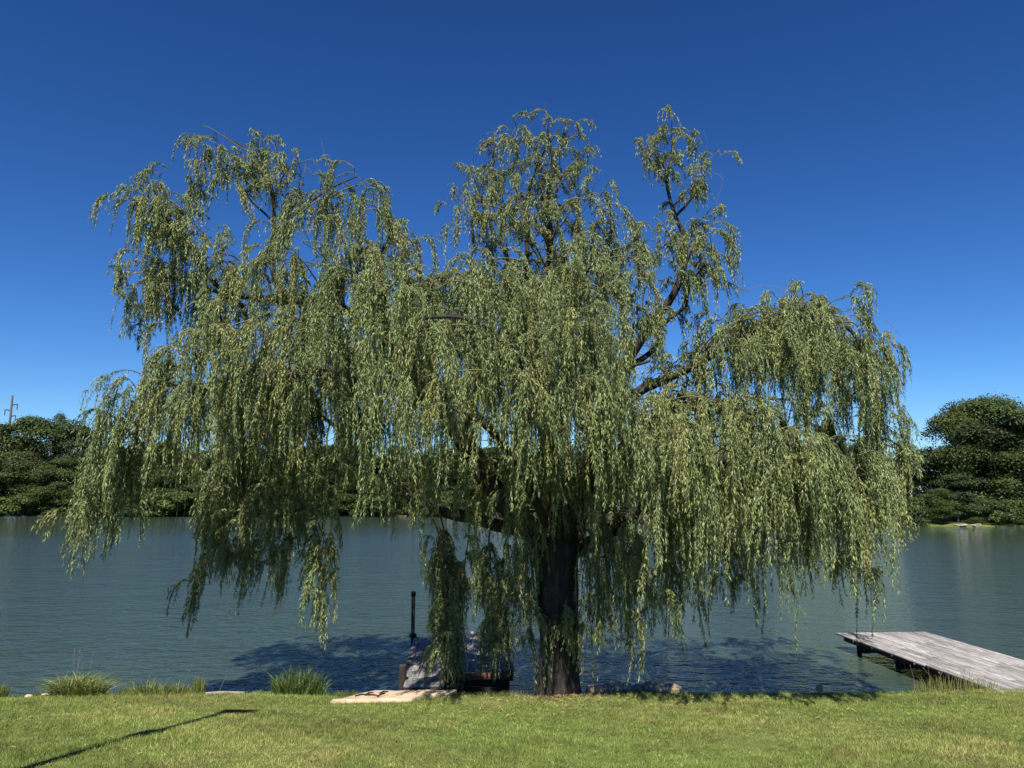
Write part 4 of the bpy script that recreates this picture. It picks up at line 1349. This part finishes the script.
# right bank
gR = 'trees on the right bank'
far_tree(985, 400, 101, 140, BIG, 'big round dark green tree filling the right bank', gR, protoH=13.5, protoW=15)
far_tree(1022, 395, 96, 44, TALL, 'tall thin grey green tree with a bare pale trunk at the right frame edge', gR, name='slender_tree', protoH=15.5, protoW=6)
far_tree(932, 446, 104, 80, PROTO[4], 'lower dark tree between the willow and the big round tree', gR)
far_tree(905, 452, 112, 50, PROTO[2], 'dark tree half hidden behind the willow\'s right strands', gR)
far_tree(1052, 420, 100, 90, PROTO[0], 'broad tree behind the slender trunk, mostly outside the right frame edge', gR)
far_tree(985, 425, 110, 90, PROTO[2], 'tree showing as dark fill behind the big round tree', gR)
far_tree(990, 455, 98, 60, PROTO[2], 'low dark tree in the shade under the big round tree', gR)
far_tree(955, 470, 97, 50, PROTO[4], 'shaded low tree at the left foot of the big round tree', gR)
far_tree(938, 488, 95, 36, PROTO[1], 'small bright green tree at the waterside right of the willow', gR)
for px, top, w, k, lb in [(1006, 500, 34, 0, 'bright shrub left of the pale trunk on the right bank'), (978, 517, 24, 1, 'low dark shrub on the right bank below the big round tree'),
                          (920, 500, 30, 1, 'dark shrub touching the willow\'s right edge at the waterline'), (1040, 505, 40, 1, 'shrub right of the pale trunk at the right frame edge')]:
    far_shrub(px, top, 93.5, w, k, lb, 'shrubs on the right bank')
for i, (px, w_) in enumerate([(957, .30), (966, .42), (976, .22), (984, .36)]):
    x = at(px, 528, 91)[0]
    rock('bank_stone', (x, float(far_edge(x)) + .1 + .25 * (i % 2), .40), (w_, .4, .10 + .05 * (i % 2)), M_rock, i * 2.3,
         ['tallest tan stone at the left end of the right bank\'s edge', 'second tan stone from the left along the right bank\'s edge',
          'third tan stone from the left along the right bank\'s edge', 'last tan stone on the right bank\'s edge, below the low shrub'][i], 'stone', 'stones on the right bank\'s edge', sub=2)

# utility pole beyond the wood
Yp = 170
base = at(12.0, 395.5, Yp)
zt = at(14.3, 395.5, Yp)[2]
root = empty('utility_pole', (base[0], Yp, 1.2))
zt -= 1.2
mb = MB(); mb.tube([(0, 0, -.5), (.05, 0, zt * .6), (.15, 0, zt)], (.34, .28, .20), 10); mb.build('pole', M_pole, root)
pxm = Yp / FPX
for sx, z_, ln in ((1, at(12, 404.5, Yp)[2] - 1.2, 6.0), (-1, at(12, 410, Yp)[2] - 1.2, 6.2), (1, at(12, 415.8, Yp)[2] - 1.2, 5.2)):
    ln = ln * pxm * 1.0
    mb = MB()
    xb = .05 + .10 * (z_ - zt * .6) / (zt * .4)
    mb.tube(spline([(xb, 0, z_ - .25), (xb + sx * ln * .5, 0, z_), (xb + sx * ln, 0, z_ + .05)], 4), np.linspace(.15, .10, 9), 8)
    arm = mb.build('cross_arm', M_pole, root)
    mb = MB()
    for j in range(7):
        mb.tube([(xb + sx * ln * .97, 0, z_ - .05 - j * .17), (xb + sx * ln * .97, 0, z_ - .14 - j * .17), (xb + sx * ln * .97, 0, z_ - .19 - j * .17)], (.07, .13, .07), 8)
    mb.build('insulator', M_iron, arm)
tag(root, 'tall steel power line pole with three hanging arms above the far left trees', 'utility pole')

# unseen pole added left of the view to cast the shadow on the grass
sh = Vector((math.sin(R(SUN_AZ)), math.cos(R(SUN_AZ)), 0)) / math.tan(R(SUN_EL))
bx, by = -4.80, 5.35
root = empty('shadow_pole', (bx, by, float(lawn_z(bx, by))))
hP = 8.0
mb = MB(); mb.tube([(0, 0, -.3), (0, 0, hP * .5), (0, 0, hP)], (.07, .062, .055), 12); mb.build('pole', M_dark_timber, root)
mb = MB(); mb.box((.13, 0, hP + .05), (.48, .26, .17), bev=.03); mb.build('shadow_tip_block', M_iron, root)  # added block that widens the shadow at its tip
mb = MB(); mb.box((0, 0, hP * .70), (.30, .24, .42), bev=.02); mb.build('shadow_bulge_block', M_iron, root)  # added block for the bulge midway along the shadow
tag(root, 'slim dark unseen pole added to cast the long thin shadow across the lawn', 'lamp pole')
